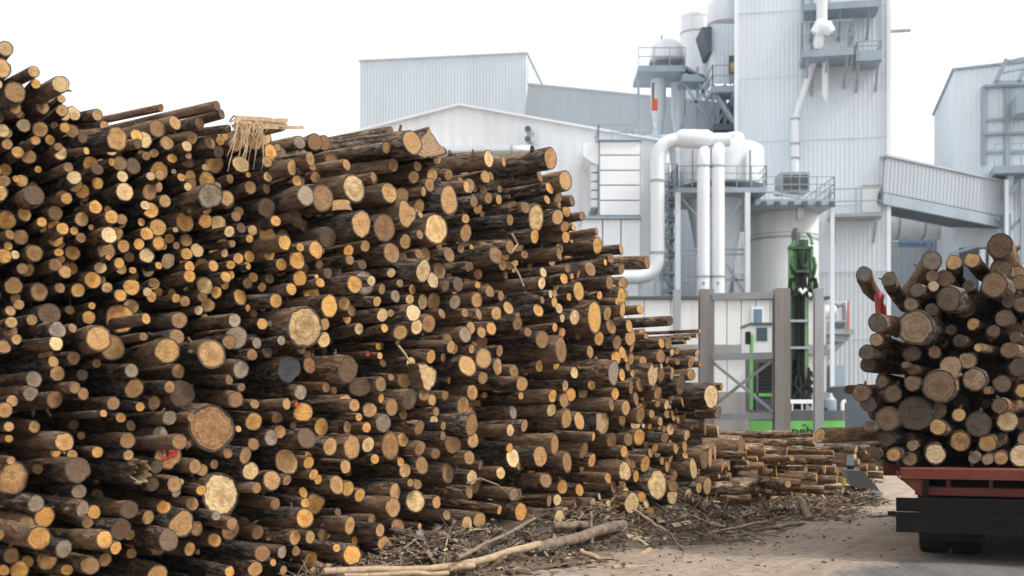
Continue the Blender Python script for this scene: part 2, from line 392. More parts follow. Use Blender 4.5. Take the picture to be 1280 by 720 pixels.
# ---------- main tower
t = thing('tower', tuple(P(1015, 515, 55).xy)+(0,), 'tall white ribbed steel tower rising out of the picture', 'tower')
x0, x1 = P(922, 0, 55).x, P(1107, 0, 55).x; xm = P(1014, 0, 55).x; ZT = 26
part(MB().corr((x0, 55), (xm, 55), ZT, ZT, 0, 0, (0, -1), .20, .022), 'front_wall', M['clad'], t)
part(MB().corr((xm, 55), (x1, 55), ZT, ZT, 0, 0, (0, -1), .20, .022), 'front_wall', M['clad'], t)
part(MB().corr((x1, 55), (x1, 63), ZT, ZT, 0, 0, (1, 0), .20, .022), 'side_wall', M['clad'], t)
part(MB().corr((x0, 63), (x0, 55), ZT, ZT, 0, 0, (-1, 0), .20, .022), 'side_wall', M['clad'], t)
part(MB().corr((x1, 63), (x0, 63), ZT, ZT, 0, 0, (0, 1), .20, .022), 'back_wall', M['clad'], t)
part(MB().box(x0-.1, x1+.1, 54.8, 63.1, ZT, ZT+.3), 'roof', M['white'], t)
for xx in (x0, x1): part(MB().box(xx-.09, xx+.09, 54.9, 55.06, 0, ZT), 'corner_trim', M['white'], t)
part(MB().box(xm-.05, xm+.05, 54.86, 54.97, P(0, 120, 55).z, ZT), 'corner_trim', M['galv'], t)
def platform(root, px0, px1, py, Y, dep, thick=.25, rail=1.1, brackets=2, mat='steel'):
    a, b = P(px0, py, Y-dep), P(px1, py, Y-dep); z = a.z
    o = part(MB().box(a.x, b.x, Y-dep, Y-.06, z-thick, z), 'platform', M[mat], root)
    m = MB(); m.rail([(a.x+.04, Y-.1, z), (a.x+.04, Y-dep+.04, z), (b.x-.04, Y-dep+.04, z), (b.x-.04, Y-.1, z)], rail, 2, 1.0)
    part(m, 'railing', M['galv'], o)
    for k in range(brackets):
        xx = a.x+(b.x-a.x)*(.12+.76*k/max(1, brackets-1)); q = MB(); q.bar((xx, Y-dep+.1, z-thick), (xx, Y-.05, z-thick-1.0), .1)
        part(q, 'bracket', M['steel'], o)
    return o
platform(t, 1012, 1104, 4, 55, 1.5, .3, 1.1, 3)
platform(t, 1012, 1075, 62, 55, 1.8, .3, 1.25, 3)
platform(t, 1076, 1107, 66, 55, 1.5, .45, .4, 2)
platform(t, 1043, 1107, 268, 55, 1.3, .14, 1.1, 2, 'galv')
for px in (1010, 1104):
    part(MB().bar(P(px, -40, 53.6), P(px, 70, 53.6), .13), 'frame_post', M['steel'], t)
d = part(MB().box(P(1075, 0, 55).x, P(1098, 0, 55).x, 54.85, 54.98, P(0, 268, 55).z, P(0, 233, 55).z), 'door', M['cream'], t)
part(MB().box(P(1076, 0, 55).x, P(1097, 0, 55).x, 54.80, 54.852, P(0, 236, 55).z, P(0, 234.4, 55).z), 'door_head', M['galv'], d)
part(MB().box(x0, x1, 54.78, 54.9, P(0, 341, 55).z, P(0, 340, 55).z), 'flashing', M['clad'], t)
part(MB().tube(bendpath([P(1036, -30, 53.3), P(1036, 30, 53.3), P(1033, 48, 53.3), P(1031, 62, 53.3)], .3), [.26]*1+[.24]*14+[.14], 14), 'duct_chute', M['duct'], t)
part(MB().tube([P(1036, 60, 54.2), P(1035, 118, 54.2), P(1036, 129, 54.2)], [.16, .15, .03], 12), 'outlet_pipe', M['duct'], t)
m = MB(); m.tube([P(1029, 42, 53.1), P(1034, 34, 53.1), P(1044, 36, 53.1), P(1049, 42, 53.1)], [.25, .36, .33, .2], 14); part(m, 'blower', M['white'], t)
part(MB().tube(bendpath([P(1023, 72, 54.3), P(1016, 90, 54.4), P(998, 145, 54.5)], .3), .15, 12), 'slanting_pipe', M['duct'], t)
part(MB().tube([P(997.5, 145, 54.5), P(997, 216, 54.5)], .18, 12), 'downpipe', M['duct'], t)
for yy in (147, 178, 196): part(MB().tube([P(997.4, yy, 54.5), P(997.4, yy+2, 54.5)], .22, 12), 'pipe_collar', M['galv'], t)
part(MB().bar(P(1080, 45, 56), P(1128, 45, 56), .12), 'stub_beam', M['galv'], t)

for yy in (12, 95, 175, 258, 425): part(MB().box(x0, x1, 54.955, 54.99, P(0, yy, 55).z, P(0, yy, 55).z+.05), 'sheet_lap', M['clad'], t)
pv = Vector((xm, 55, 0)); t.matrix_world = Matrix.Translation(pv) @ Matrix.Rotation(-R(10.5), 4, 'Z') @ Matrix.Translation(-pv) @ Matrix.Translation(t.location)
# ---------- low process hall filling the gap behind the pipes
c = P(926, 515, 58); c.z = 0
t = thing('process_hall', tuple(c), 'grey ribbed hall behind the pipes, between gabled hall and tower', 'building', rz=-YAW)
block(t, 'hall', c, -6.5, 0, 5, P(0, 168, 58).z, M['cladgrey'], .22, .022)
# ---------- cyclones left of the tower
def cone_v(root, name, cx, Y, prof, mat, n=28):        # prof = [(half width px, y px)]
    c = P(cx, 0, Y); m = MB(); m.lathe((c.x, c.y), [(w/F*Y, P(0, y, Y).z) for w, y in prof], n); return part(m, name, mat, root)
t = thing('dust_cyclone', tuple(P(833, 515, 62).xy)+(0,), 'domed white dust cyclone on a railed platform left of the tower', 'cyclone')
cone_v(t, 'dome', 834, 62, [(21, 79), (21, 68), (19, 58), (13, 52), (3, 49.5)], M['duct'])
cone_v(t, 'neck', 834, 62, [(16, 86), (23, 80), (22.5, 76)], M['galv'])
part(MB().tube([P(827, 50, 62), P(827, 44, 62)], .05, 8), 'lightning_rod', M['galv'], t)
cone_v(t, 'cyclone_body', 823, 62, [(3, 175), (9.5, 138), (10, 84)], M['duct'], 20)
cone_v(t, 'cyclone_body', 848, 62.6, [(3, 180), (9, 145), (9.5, 84)], M['duct'], 20)
a = P(798, 83, 60.6); b = P(880, 92, 60.6)
m = MB(); m.box(a.x, P(856, 0, 60.6).x, 60.4, 63.5, a.z-.3, a.z); o = part(m, 'platform', M['steel'], t)
m = MB(); m.rail([(a.x, 60.45, a.z), (P(856, 0, 60.6).x, 60.45, a.z)], .9, 2, .8); part(m, 'railing', M['galv'], o)
m = MB(); m.box(P(852, 0, 60.6).x, b.x, 60.3, 62, P(0, 97, 60.6).z-.25, P(0, 95, 60.6).z); part(m, 'platform', M['steel'], t)
m = MB(); 
for k in range(7):
    q0 = P(853+k*4, 83+k*2.2, 60.4); m.box(q0.x, q0.x+.28, 60.3, 61.1, q0.z-.06, q0.z)
part(m, 'stair_flight', M['steel'], t)
for px in (798, 853, 872):
    part(MB().bar(P(px, 84, 61), tuple(P(px, 84, 61).xy)+(0,), .12), 'leg', M['steel'], t)
for u, v in (((853, 100), (888, 158)), ((888, 100), (850, 158)), ((870, 96), (895, 150))):
    part(MB().bar(P(*u, 60.7), P(*v, 60.7), .13), 'brace', M['steel'], t)
part(MB().box(P(814, 0, 61).x, P(821, 0, 61).x, 60.6, 60.9, P(0, 139, 61).z, P(0, 126, 61).z), 'control_box', M['orange'], t)
part(MB().box(P(814.5, 0, 61).x, P(817, 0, 61).x, 60.7, 60.85, P(0, 126, 61).z, P(0, 105, 61).z), 'cable_tray', M['darksteel'], t)

t = thing('tall_silo', tuple(P(869, 515, 66).xy)+(0,), 'slim white silo with a conical foot behind the domed cyclone', 'silo')
cone_v(t, 'shell', 870, 66, [(5, 168), (19, 92), (20, 40), (18.5, 22)], M['duct'], 32)
cone_v(t, 'rim', 870, 66, [(19.2, 24), (19.2, 20), (17, 18)], M['white'], 32); cone_v(t, 'band', 870, 66, [(20.3, 44), (20.3, 42)], M['galv'], 32)
t = thing('filter_house', tuple(P(905, 515, 60).xy)+(0,), 'ribbed filter house topped by a white drum, left of the tower', 'filter')
cone_v(t, 'drum', 908, 62, [(24, 31), (24, 8), (22, 4)], M['duct'], 36)
xa, xb = P(890, 0, 60).x, P(921.5, 0, 60).x
part(MB().corr((xa, 60), (xb, 60), P(0, 30, 60).z, P(0, 30, 60).z, P(0, 105, 60).z, P(0, 105, 60).z, (0, -1), .20, .022), 'front_wall', M['clad'], t)
part(MB().corr((xa, 64), (xa, 60), P(0, 30, 60).z, P(0, 30, 60).z, P(0, 105, 60).z, P(0, 105, 60).z, (-1, 0), .20, .022), 'side_wall', M['clad'], t)
m = MB(); q = [P(877, 34, 59.7), P(890, 33, 59.7), P(890, 65, 59.7), P(886, 64, 59.7)]; bk = Vector((0, 2, 0))
m.poly(q[::-1]); m.poly([p+bk for p in q])
for k in range(4): m.quad(q[k], q[(k+1) % 4], q[(k+1) % 4]+bk, q[k]+bk)
part(m, 'hood', M['darksteel'], t)
w = part(MB().box(P(911, 0, 60).x, P(921, 0, 60).x, 59.80, 59.93, P(0, 93, 60).z, P(0, 71, 60).z), 'opening', M['darksteel'], t)
part(MB().box(P(912.5, 0, 60).x, P(919.5, 0, 60).x, 59.7, 59.78, P(0, 92, 60).z, P(0, 80, 60).z), 'yellow_guard', M['yellow'], w)
platform(t, 890, 921, 107, 60, 1.6, .3, 1.0, 2)
m = MB(); m.bar(P(890, 112, 59), P(920, 158, 59), .5, .12); part(m, 'stair_flight', M['steel'], t)
m = MB(); m.bar(P(921, 112, 60), P(893, 160, 60), .12); m.bar(P(893, 110, 60), P(918, 150, 61), .1); part(m, 'brace', M['steel'], t)
for px in (891, 906, 918): part(MB().bar(P(px, 106, 60.2), tuple(P(px, 106, 60.2).xy)+(0,), .16), 'leg', M['steel'], t)
part(MB().box(P(888, 0, 60).x, P(921, 0, 60).x, 59, 63, P(0, 168, 60).z, P(0, 160, 60).z), 'lower_deck', M['darksteel'], t)

# ---------- baghouse left of the pipes
t = thing('baghouse', tuple(P(774, 515, 47).xy)+(0,), 'white panelled filter box left of the stair tower', 'filter')
xa, xb = P(748, 0, 47).x, P(800, 0, 47).x
seams = [177, 194.5, 213.5, 232, 251, 270]
for k in range(5):
    part(MB().box(xa+.06, xb-.02, 46.9, 47.02, P(0, seams[k+1], 47).z+.025, P(0, seams[k], 47).z-.025), 'panel', M['white'], t)
part(MB().box(xa, xb, 47.02, 51, P(0, 270, 47).z, P(0, 177, 47).z), 'casing', M['galv'], t)
part(MB().box(xa-.05, xb+.05, 46.8, 51, P(0, 177, 47).z, P(0, 175.5, 47).z), 'roof', M['steel'], t)
m = MB(); z0 = P(0, 176, 47).z; m.rail([(xa, 50.9, z0), (xa, 46.9, z0), (xb, 46.9, z0)], .6, 2, .6, .03); part(m, 'railing', M['galv'], t)
m = MB(); q = [P(729, 178, 47), P(748, 178, 47), P(748, 206, 47), P(742, 204, 47), P(729, 195, 47)]; bk = Vector((0, 2.5, 0))
m.poly(q[::-1]); m.poly([p+bk for p in q])
for k in range(5): m.quad(q[k], q[(k+1) % 5], q[(k+1) % 5]+bk, q[k]+bk)
part(m, 'hopper_head', M['white'], t)
for k in range(5): part(MB().box(P(739, 0, 47).x, xa-.02, 47.1, 49, P(0, 215+k*11, 47).z+.02, P(0, 205+k*11, 47).z), 'side_panel', M['clad'], t)
part(MB().box(P(729, 0, 47).x, xb+.05, 46.85, 51, P(0, 274, 47).z, P(0, 270.5, 47).z), 'deck', M['steel'], t)
for u, v in ((729, 753), (754, 776), (777, 800)):
    part(MB().box(P(u, 0, 47).x, P(v-.4, 0, 47).x, 47, 51, 0, P(0, 274.5, 47).z), 'lower_panel', M['white'], t)

# ---------- lattice stair tower
def stairs(px0, px1, py0, py1, Y, dep, label, flights):
    t = thing('stair_tower', tuple(P((px0+px1)/2, 515, Y).xy)+(0,), label, 'stairs')
    xa, xb = P(px0, 0, Y).x, P(px1, 0, Y).x; zt = P(0, py0, Y).z
    for xx in (xa, xb):
        for yy in (Y, Y+dep): part(MB().bar((xx, yy, 0), (xx, yy, zt), .11), 'post', M['steel'], t)
    zs = [P(0, py0+(py1-py0)*k/flights, Y).z for k in range(flights+1)]
    for k, z in enumerate(zs):
        o = part(MB().box(xa, xb, Y, Y+dep, z-.8-.07, z-.8), 'landing', M['steel'], t)
        m = MB(); m.rail([(xa, Y-.02, z-.8), (xb, Y-.02, z-.8)], .8, 2, .35, .035); part(m, 'railing', M['steel'], o)
        if k < flights:
            z2 = zs[k+1]; a, b = ((xa, Y+.3, z-.8), (xb, Y+.3, z2-.8)) if k % 2 else ((xb, Y+.3, z-.8), (xa, Y+.3, z2-.8))
            m = MB(); m.bar(a, b, .5, .1); part(m, 'stair_flight', M['steel'], t)
    return t
stairs(800, 823, 150, 350, 49, 1.6, 'blue grey steel stair tower beside the white filter box', 8)
t = stairs(826, 846, 205, 360, 48.5, 1.5, 'low steel stair tower between white bent pipe and cyclone drum', 7)

# ---------- bent pipe, drum, cone and twin pipes
t = thing('bent_pipe', tuple(P(822, 515, 46).xy)+(0,), 'thick white pipe bending over to the drum top', 'pipe')
pth = bendpath([P(745, 348, 46), P(822, 346, 46), P(822, 175, 46), P(862, 174.5, 46)], .85, 8)
part(MB().tube(pth, .265, 20), 'pipe', M['duct'], t)
part(MB().tube([P(846, 173.5, 46), P(852, 173.5, 46), P(884, 174, 46), P(890, 175, 46)], [.27, .36, .36, .27], 20), 'silencer', M['duct'], t)
part(MB().tube([P(888, 175, 46), P(912, 175, 46)], .25, 20), 'pipe', M['duct'], t)
for px, py in ((822, 225), (822, 315)): part(MB().tube([P(px, py, 46), P(px, py+2.5, 46)], .30, 20), 'flange', M['galv'], t)
part(MB().tube([P(770, 337, 47), P(815, 336, 47)], .16, 12), 'side_pipe', M['duct'], t)
for px in (760, 800): part(MB().bar(P(px, 350, 46), tuple(P(px, 350, 46).xy)+(0,), .14), 'support_post', M['steel'], t)
part(MB().bar(tuple(P(822, 352, 46).xy)+(0,), P(822, 352, 46), .2), 'support_post', M['steel'], t)

t = thing('drum_cyclone', tuple(P(903, 515, 48).xy)+(0,), 'wide white drum on a tapering hopper in a steel frame', 'cyclone')
cone_v(t, 'drum', 902, 49, [(52, 234), (52, 188), (48, 184.5), (10, 183)], M['duct'], 40)
cone_v(t, 'cap', 918, 48, [(12, 186), (12.5, 170), (9, 166.5)], M['duct'], 24)
cone_v(t, 'hopper', 895, 49, [(14, 376), (39, 240)], M['cladgrey'], 28)
for px in (866, 902, 938): part(MB().box(P(px-.5, 0, 47.2).x, P(px+.5, 0, 47.2).x, 47.15, 47.4, P(0, 232, 47.2).z, P(0, 187, 47.2).z), 'shell_seam', M['galv'], t)
o = part(MB().box(P(846, 0, 47).x, P(958, 0, 47).x, 46.9, 51, P(0, 241, 47).z, P(0, 235, 47).z), 'platform', M['steel'], t)
m = MB(); z0 = P(0, 235, 47).z; m.rail([(P(846.5, 0, 47).x, 50, z0), (P(846.5, 0, 47).x, 46.95, z0), (P(957.5, 0, 47).x, 46.95, z0), (P(957.5, 0, 47).x, 50.5, z0)], .85, 3, .6, .03); part(m, 'railing', M['galv'], o)
for px in (847, 934):
    for yy in (47, 50.6): part(MB().bar((P(px, 0, 47).x, yy, 0), (P(px, 0, 47).x, yy, P(0, 241, 47).z), .2), 'leg', M['duct'] if yy < 48 else M['steel'], t)
for u, v in (((850, 245), (884, 285)), ((930, 245), (906, 285)), ((850, 312), (934, 312)), ((850, 318), (934, 318)), ((850, 350), (934, 350)), ((908, 330), (934, 372))):
    part(MB().bar(P(*u, 47.2), P(*v, 47.2), .075), 'brace', M['steel'], t)
for k, px in enumerate((879.5, 897.5)):
    p = thing('vertical_pipe', tuple(P(px, 515, 45.5).xy)+(0,), ('left' if k == 0 else 'right')+' one of the twin upright white pipes before the hopper', 'pipe', 'twin upright pipes')
    part(MB().tube(bendpath([P(px, 400, 45.5), P(px, 192-4*k, 45.5), P(px+3, 184-4*k, 47.6)], .35), .25, 18), 'pipe', M['duct'], p)
    for yy in (207, 345): part(MB().tube([P(px, yy, 45.5), P(px, yy+2, 45.5)], .275, 18), 'flange', M['galv'], p)
    part(MB().tube([P(px, 352, 45.5), P(px, 354, 45.2)], .04, 8), 'bolt', M['orange'], p)
    part(MB().bar(tuple(P(px, 398, 45.5).xy)+(0,), P(px, 398, 45.5), .3), 'support_post', M['steel'], p)

# ---------- stout silo with platform
t = thing('stout_silo', tuple(P(979, 515, 49).xy)+(0,), 'stout plain white silo behind the green boom', 'silo')
cone_v(t, 'shell', 979, 50, [(43, 400), (43, 268), (40, 258), (8, 255)], M['cream'], 48)
cone_v(t, 'band', 979, 50, [(43.6, 303), (43.6, 300)], M['galv'], 48); cone_v(t, 'band', 979, 50, [(43.6, 297), (43.6, 296)], M['galv'], 48)
o = part(MB().box(P(943, 0, 47.5).x, P(1042, 0, 47.5).x, 47.3, 54.5, P(0, 257, 47.5).z, P(0, 250, 47.5).z), 'platform', M['steel'], t)
m = MB(); z0 = P(0, 250, 47.5).z; m.rail([(P(955, 0, 47.5).x, 47.4, z0), (P(1042, 0, 47.5).x, 47.4, z0), (P(1042, 0, 47.5).x, 54, z0)], .9, 3, .75, .03); part(m, 'railing', M['galv'], o)
m = MB()
for k in range(6): xx = P(950+k*17, 0, 47.5).x; m.box(xx, xx+.2, 47.2, 47.29, z0-.32, z0-.1)
part(m, 'beam_end', M['darksteel'], o)
part(MB().bar(P(955, 238, 48), P(1005, 248, 48), .12), 'chute', M['duct'], t)
m = part(MB().box(P(975, 0, 48).x, P(1011, 0, 48).x, 47.8, 49, P(0, 240, 48).z, P(0, 216, 48).z), 'machine_box', M['steel'], t)
for k in range(3):
    part(MB().box(P(978+k*11, 0, 48).x, P(986+k*11, 0, 48).x, 47.72, 47.798, P(0, 237, 48).z, P(0, 220, 48).z), 'louvre', M['dkgrey'], m)
part(MB().bar(P(1000, 257, 47.6), P(1000, 275, 47.6), .25), 'bracket', M['galv'], t)
part(MB().bar(tuple(P(1040, 515, 47.6).xy)+(0,), P(1040, 257, 47.6), .16), 'support_post', M['clad'], t)

# ---------- right-hand building
c = P(1193, 515, 58); c.z = 0
t = thing('right_hall', tuple(c), 'tall pale ribbed hall at the right edge with steel framing', 'building', rz=-YAW*1.5)
RXs, BKs = RX, BK; RX = Vector((math.cos(YAW*1.5), -math.sin(YAW*1.5), 0)); BK = Vector((math.sin(YAW*1.5), math.cos(YAW*1.5), 0))
block(t, 'hall', c, 0, 11, 9, 18.6, M['clad'], .20, .022, 18.0, 0, M['steel'])
f = c-BK*.1
def onw(px, py, off=.12):            # pixel on that front wall
    d = Vector(((px-HX)/F, 1, (HY-py)/F)); pl = c-BK*off; k = (pl.x*BK.x+pl.y*BK.y)/(d.x*BK.x+d.y*BK.y); return Vector((d.x*k, d.y*k, EYE+d.z*k))
for u, v, w in (((1230, 108), (1300, 106), .22), ((1230, 108), (1230, 206), .16), ((1230, 168), (1300, 166), .3), ((1259, 110), (1259, 208), .22), ((1230, 150), (1300, 148), .07), ((1230, 190), (1300, 189), .07)):
    part(MB().bar(onw(*u), onw(*v), w, .12), 'frame_beam', M['steel'], t)
for u, v, w in (((1244, 104), (1258, 74), .2), ((1272, 104), (1288, 74), .2), ((1244, 104), (1300, 103), .2), ((1256, 78), (1300, 68), .12), ((1250, 92), (1300, 82), .08)):
    part(MB().bar(onw(*u, 1.2), onw(*v, 1.2), w), 'roof_truss', M['steel'], t)
m = MB(); q = [onw(1270, 118, 1.8), onw(1295, 105, 1.8), onw(1295, 138, 1.8), onw(1270, 142, 1.8)]
m.poly(q[::-1]); m.poly([p+BK*1.5 for p in q])
for k in range(4): m.quad(q[k], q[(k+1) % 4], q[(k+1) % 4]+BK*1.5, q[k]+BK*1.5)
part(m, 'loading_hood', M['steel'], t)
for py, u in ((212, 1243), (216, 1243)):
    pass
a, b = onw(1243, 212, 1.6), onw(1310, 210, 1.6); m = MB(); m.bar(a+BK*.8, b+BK*.8, 1.6, .35); o = part(m, 'platform', M['steel'], t)
m = MB(); m.rail([a+Vector((0, 0, .18)), b+Vector((0, 0, .18))], 1.0, 2, .6, .04); part(m, 'railing', M['steel'], o)
part(MB().bar(onw(1262, 219, .8), Vector((onw(1262, 219, .8).x, onw(1262, 219, .8).y, 0)), .28), 'column', M['clad'], t)
part(MB().bar(onw(1256, 246, 1.0), onw(1300, 208, 1.0), .25), 'brace', M['steel'], t); part(MB().bar(onw(1254, 294, 1.0), onw(1276, 274, 1.0), .15), 'brace', M['steel'], t)
m = MB(); m.bar(onw(1258, 225, 1.3), onw(1258, 345, 1.3), .16); part(m, 'downpipe', M['clad'], t)
for px in (1278, 1290): part(MB().bar(onw(px, 225, 1.3), onw(px, 330, 1.3), .18), 'lattice_post', M['steel'], t)
m = MB(); [m.bar(onw(1276, 240+k*22, 1.3), onw(1292, 250+k*22, 1.3), .08) for k in range(4)]; part(m, 'lattice', M['steel'], t)
o = MB(); p = onw(1184, 345, .3); q = onw(1253, 345, .3); z = onw(1220, 309, .3).z
o.box(0, 1, 0, 1, 0, 1, Matrix(((q.x-p.x, BK.x*.16, 0, p.x+.6), (q.y-p.y, BK.y*.16, 0, p.y), (0, 0, z, 0), (0, 0, 0, 1)))); o = part(o, 'dark_gateway', M['darksteel'], t)
for px in (1228, 1240): part(MB().tube([onw(px, 312, .6), onw(px, 420, .6)], .16, 12), 'standpipe', M['duct'], t)
part(MB().bar(onw(1186, 318, .6), onw(1218, 309, .6), .12), 'gate_brace', M['steel'], t)
RX, BK = RXs, BKs

# ---------- big horizontal duct and strip-glazed annex between tower and right hall
t = thing('large_duct', tuple(P(1140, 515, 64).xy)+(0,), 'large silver horizontal duct under the right conveyor', 'duct')
part(MB().tube([P(1085, 281, 64), P(1181, 281, 64)], .80, 28), 'pipe', M['duct'], t)
part(MB().tube([P(1085, 258, 66), P(1181, 258, 66)], .36, 20), 'upper_pipe', M['duct'], t)
for px in (1112, 1170): part(MB().bar(tuple(P(px, 515, 65.4).xy)+(0,), P(px, 290, 65.4), .2), 'support_post', M['steel'], t)
for px in (1118, 1150): part(MB().tube([P(px, 281, 64), P(px+2, 281, 64)], .84, 28), 'flange', M['galv'], t)
t = thing('glazed_annex', tuple(P(1140, 515, 66.5).xy)+(0,), 'low grey annex with a blue window strip below the silver duct', 'building')
xa, xb = P(1090, 0, 67).x, P(1180, 0, 67).x
part(MB().corr((xa, 67), (xb, 67), P(0, 309, 67).z, P(0, 309, 67).z, 0, 0, (0, -1), .4, .05), 'front_wall', M['cladgrey'], t)
part(MB().box(xa, xb, 67.1, 72, 0, P(0, 309, 67).z), 'core', M['cladgrey'], t)
for u, v in ((1092, 1107), (1108, 1123), (1124, 1139), (1140, 1155), (1156, 1171)):
    part(MB().box(P(u, 0, 67).x, P(v, 0, 67).x, 66.95, 67.05, P(0, 308, 67).z, P(0, 299.5, 67).z), 'window_pane', M['white'] if v < 1130 else M['bluelit'], t)
part(MB().box(xa, xb, 66.85, 67.1, P(0, 304.6, 67).z, P(0, 303.4, 67).z), 'glazing_bar', M['steel'], t)
part(MB().box(xa, xb, 67.06, 72, P(0, 309, 67).z+.002, P(0, 298, 67).z), 'roof', M['cladgrey'], t)
part(MB().bar(P(1161, 318, 66.6), P(1161, 299, 66.6), .2), 'mullion', M['steel'], t)

# ---------- panelled shed behind the machine
t = thing('panel_shed', tuple(P(920, 515, 43).xy)+(0,), 'low dirty white panelled shed behind the steel rack', 'shed')
edges = [735, 760, 785, 805, 838, 876, 892, 908, 926, 944, 962, 985, 1008, 1032]
for a, b in zip(edges[:-1], edges[1:]):
    part(MB().box(P(a+.5, 0, 43).x, P(b-.5, 0, 43).x, 42.9, 43.05, P(0, 431, 43).z, P(0, 375, 43).z), 'panel', M['cream'], t)
xa, xb = P(735, 0, 43).x, P(1032, 0, 43).x
part(MB().box(xa, xb, 43.05, 47, 0, P(0, 374, 43).z), 'core', M['cream'], t)
part(MB().box(xa-.1, xb+.1, 42.75, 47.1, P(0, 374.5, 43).z, P(0, 371, 43).z), 'roof', M['dkgrey'], t)
part(MB().box(xa, xb, 42.7, 43.06, P(0, 443, 43).z, P(0, 431.5, 43).z), 'ledge', M['concrete'], t)
for a, b in zip(edges[3:-1:2], edges[5::2]):
    part(MB().box(P(a+.4, 0, 43).x, P(b-.4, 0, 43).x, 42.86, 43.06, P(0, 490, 43).z, P(0, 443.5, 43).z), 'lower_panel', M['cream'], t)
part(MB().box(xa, xb, 42.6, 43.06, 0, P(0, 490.5, 43).z), 'plinth', M['concrete'], t)
for px in (946, 998):
    w = part(MB().box(P(px-8, 0, 43).x, P(px+8, 0, 43).x, 42.82, 42.93, P(0, 411, 43).z, P(0, 384, 43).z), 'window', M['white'], t)
    part(MB().box(P(px-5.2, 0, 43).x, P(px+5.2, 0, 43).x, 42.79, 42.822, P(0, 408, 43).z, P(0, 387, 43).z), 'pane', M['glass'], w)
    part(MB().box(P(px-9, 0, 43).x, P(px+9, 0, 43).x, 42.7, 42.9, P(0, 413, 43).z, P(0, 411.2, 43).z), 'sill', M['concrete'], w)
part(MB().tube([P(942, 458, 42.9), P(942, 458, 42.6)], .09, 12), 'wall_port', M['black'], t)

# ---------- pump unit on bracket, right of the boom
t = thing('pump_unit', tuple(P(1043, 515, 50).xy)+(0,), 'grey motor unit on a bracketed platform at the tower foot', 'machine')
part(MB().tube([P(1024, 390, 50), P(1044, 390, 50)], .28, 18), 'motor', M['duct'], t)
part(MB().box(P(1026, 0, 50).x, P(1058, 0, 50).x, 49.6, 51, P(0, 412, 50).z, P(0, 402, 50).z), 'housing', M['galv'], t)
part(MB().box(P(1040, 0, 50).x, P(1052, 0, 50).x, 49.5, 49.598, P(0, 410, 50).z, P(0, 404, 50).z), 'vent', M['darksteel'], t)
part(MB().tube([P(1046, 382, 50), P(1056, 378, 50), P(1057, 400, 50)], .14, 10), 'elbow', M['galv'], t)
part(MB().tube([P(1040, 380, 50), P(1055, 380, 50)], .12, 10), 'valve', M['steel'], t)
o = part(MB().box(P(1024, 0, 50).x, P(1061, 0, 50).x, 49.3, 51.5, P(0, 419, 50).z, P(0, 413, 50).z), 'platform', M['galv'], t)
m = MB(); z0 = P(0, 413, 50).z; m.bar(P(1060, 413, 49.3), P(1060, 376, 49.3), .06); m.bar(P(1060, 413, 51.4), P(1060, 376, 51.4), .06); part(m, 'railing', M['orange'], o)
part(MB().box(P(1027, 0, 50).x, P(1052, 0, 50).x, 49.6, 51.2, P(0, 428, 50).z, P(0, 419.3, 50).z), 'trough', M['steel'], t)
part(MB().bar(P(1060, 418, 50), P(1030, 450, 50), .25), 'brace', M['galv'], t)
part(MB().bar(P(1030, 428, 50), tuple(P(1030, 428, 50).xy)+(0,), .3), 'post', M['galv'], t)
part(MB().box(P(1035, 0, 50).x, P(1050, 0, 50).x, 49.2, 50.6, 0, P(0, 457, 50).z), 'cabinet', M['steel'], t)
t = thing('dark_bunker', tuple(P(1070, 515, 46).xy)+(0,), 'low dark steel bunker at the tower foot right of the machine', 'bunker')
q = [P(1034, 515, 45), P(1112, 515, 45)]
m = MB(); m.box(P(1046, 0, 46).x, P(1135, 0, 46).x, 45, 45.2, 0, P(0, 484, 46).z); m.box(P(1046, 0, 46).x, P(1046, 0, 46).x+.2, 45.2, 49, 0, P(0, 484, 46).z); part(m, 'wall', M['darksteel'], t)
part(MB().box(P(1045, 0, 46).x, P(1136, 0, 46).x, 44.9, 49, P(0, 484, 46).z, P(0, 482.5, 46).z), 'capping', M['steel'], t)
# ------------------------------------------------------------------ steel stake rack behind the stack
t = thing('stake_rack', tuple(P(930, 515, 22).xy)+(0,), 'weathered steel stake rack with a crossed brace, right of the log stack', 'rack')
def ibeam(m, a, b, w):
    a = Vector(a); b = Vector(b); h = w*.5
    m.box(a.x-w/2, a.x+w/2, a.y-h, a.y-h+.03, a.z, b.z); m.box(a.x-w/2, a.x+w/2, a.y+h-.03, a.y+h, a.z, b.z); m.box(a.x-.02, a.x+.02, a.y-h+.03, a.y+h-.03, a.z, b.z); return m
for px, wpx, py, Y, mt in ((882.5, 17, 362, 22, 'rustbeam'), (976.5, 19, 361, 21.5, 'rustbeam'), (846, 9, 362, 27, 'galv'), (1023, 11, 361, 26, 'galv')):
    b = P(px, py, Y); part(ibeam(MB(), (b.x, b.y, -.05), b, wpx/F*Y), 'stake', M[mt], t)
for y, w in ((371, .10), (446.5, .09), (521.5, .09)):
    part(MB().bar(P(891, y, 21.9), P(967, y-2, 21.6), w, .12), 'cross_beam', M['galv'], t)
for u, v in (((891, 508), (967, 449)), ((891, 453), (967, 515))):
    part(MB().bar(P(*u, 22 + (.06 if u[1] > 500 else -.06)), P(*v, 21.6 + (.06 if u[1] > 500 else -.06)), .07, .05), 'brace', M['galv'], t)
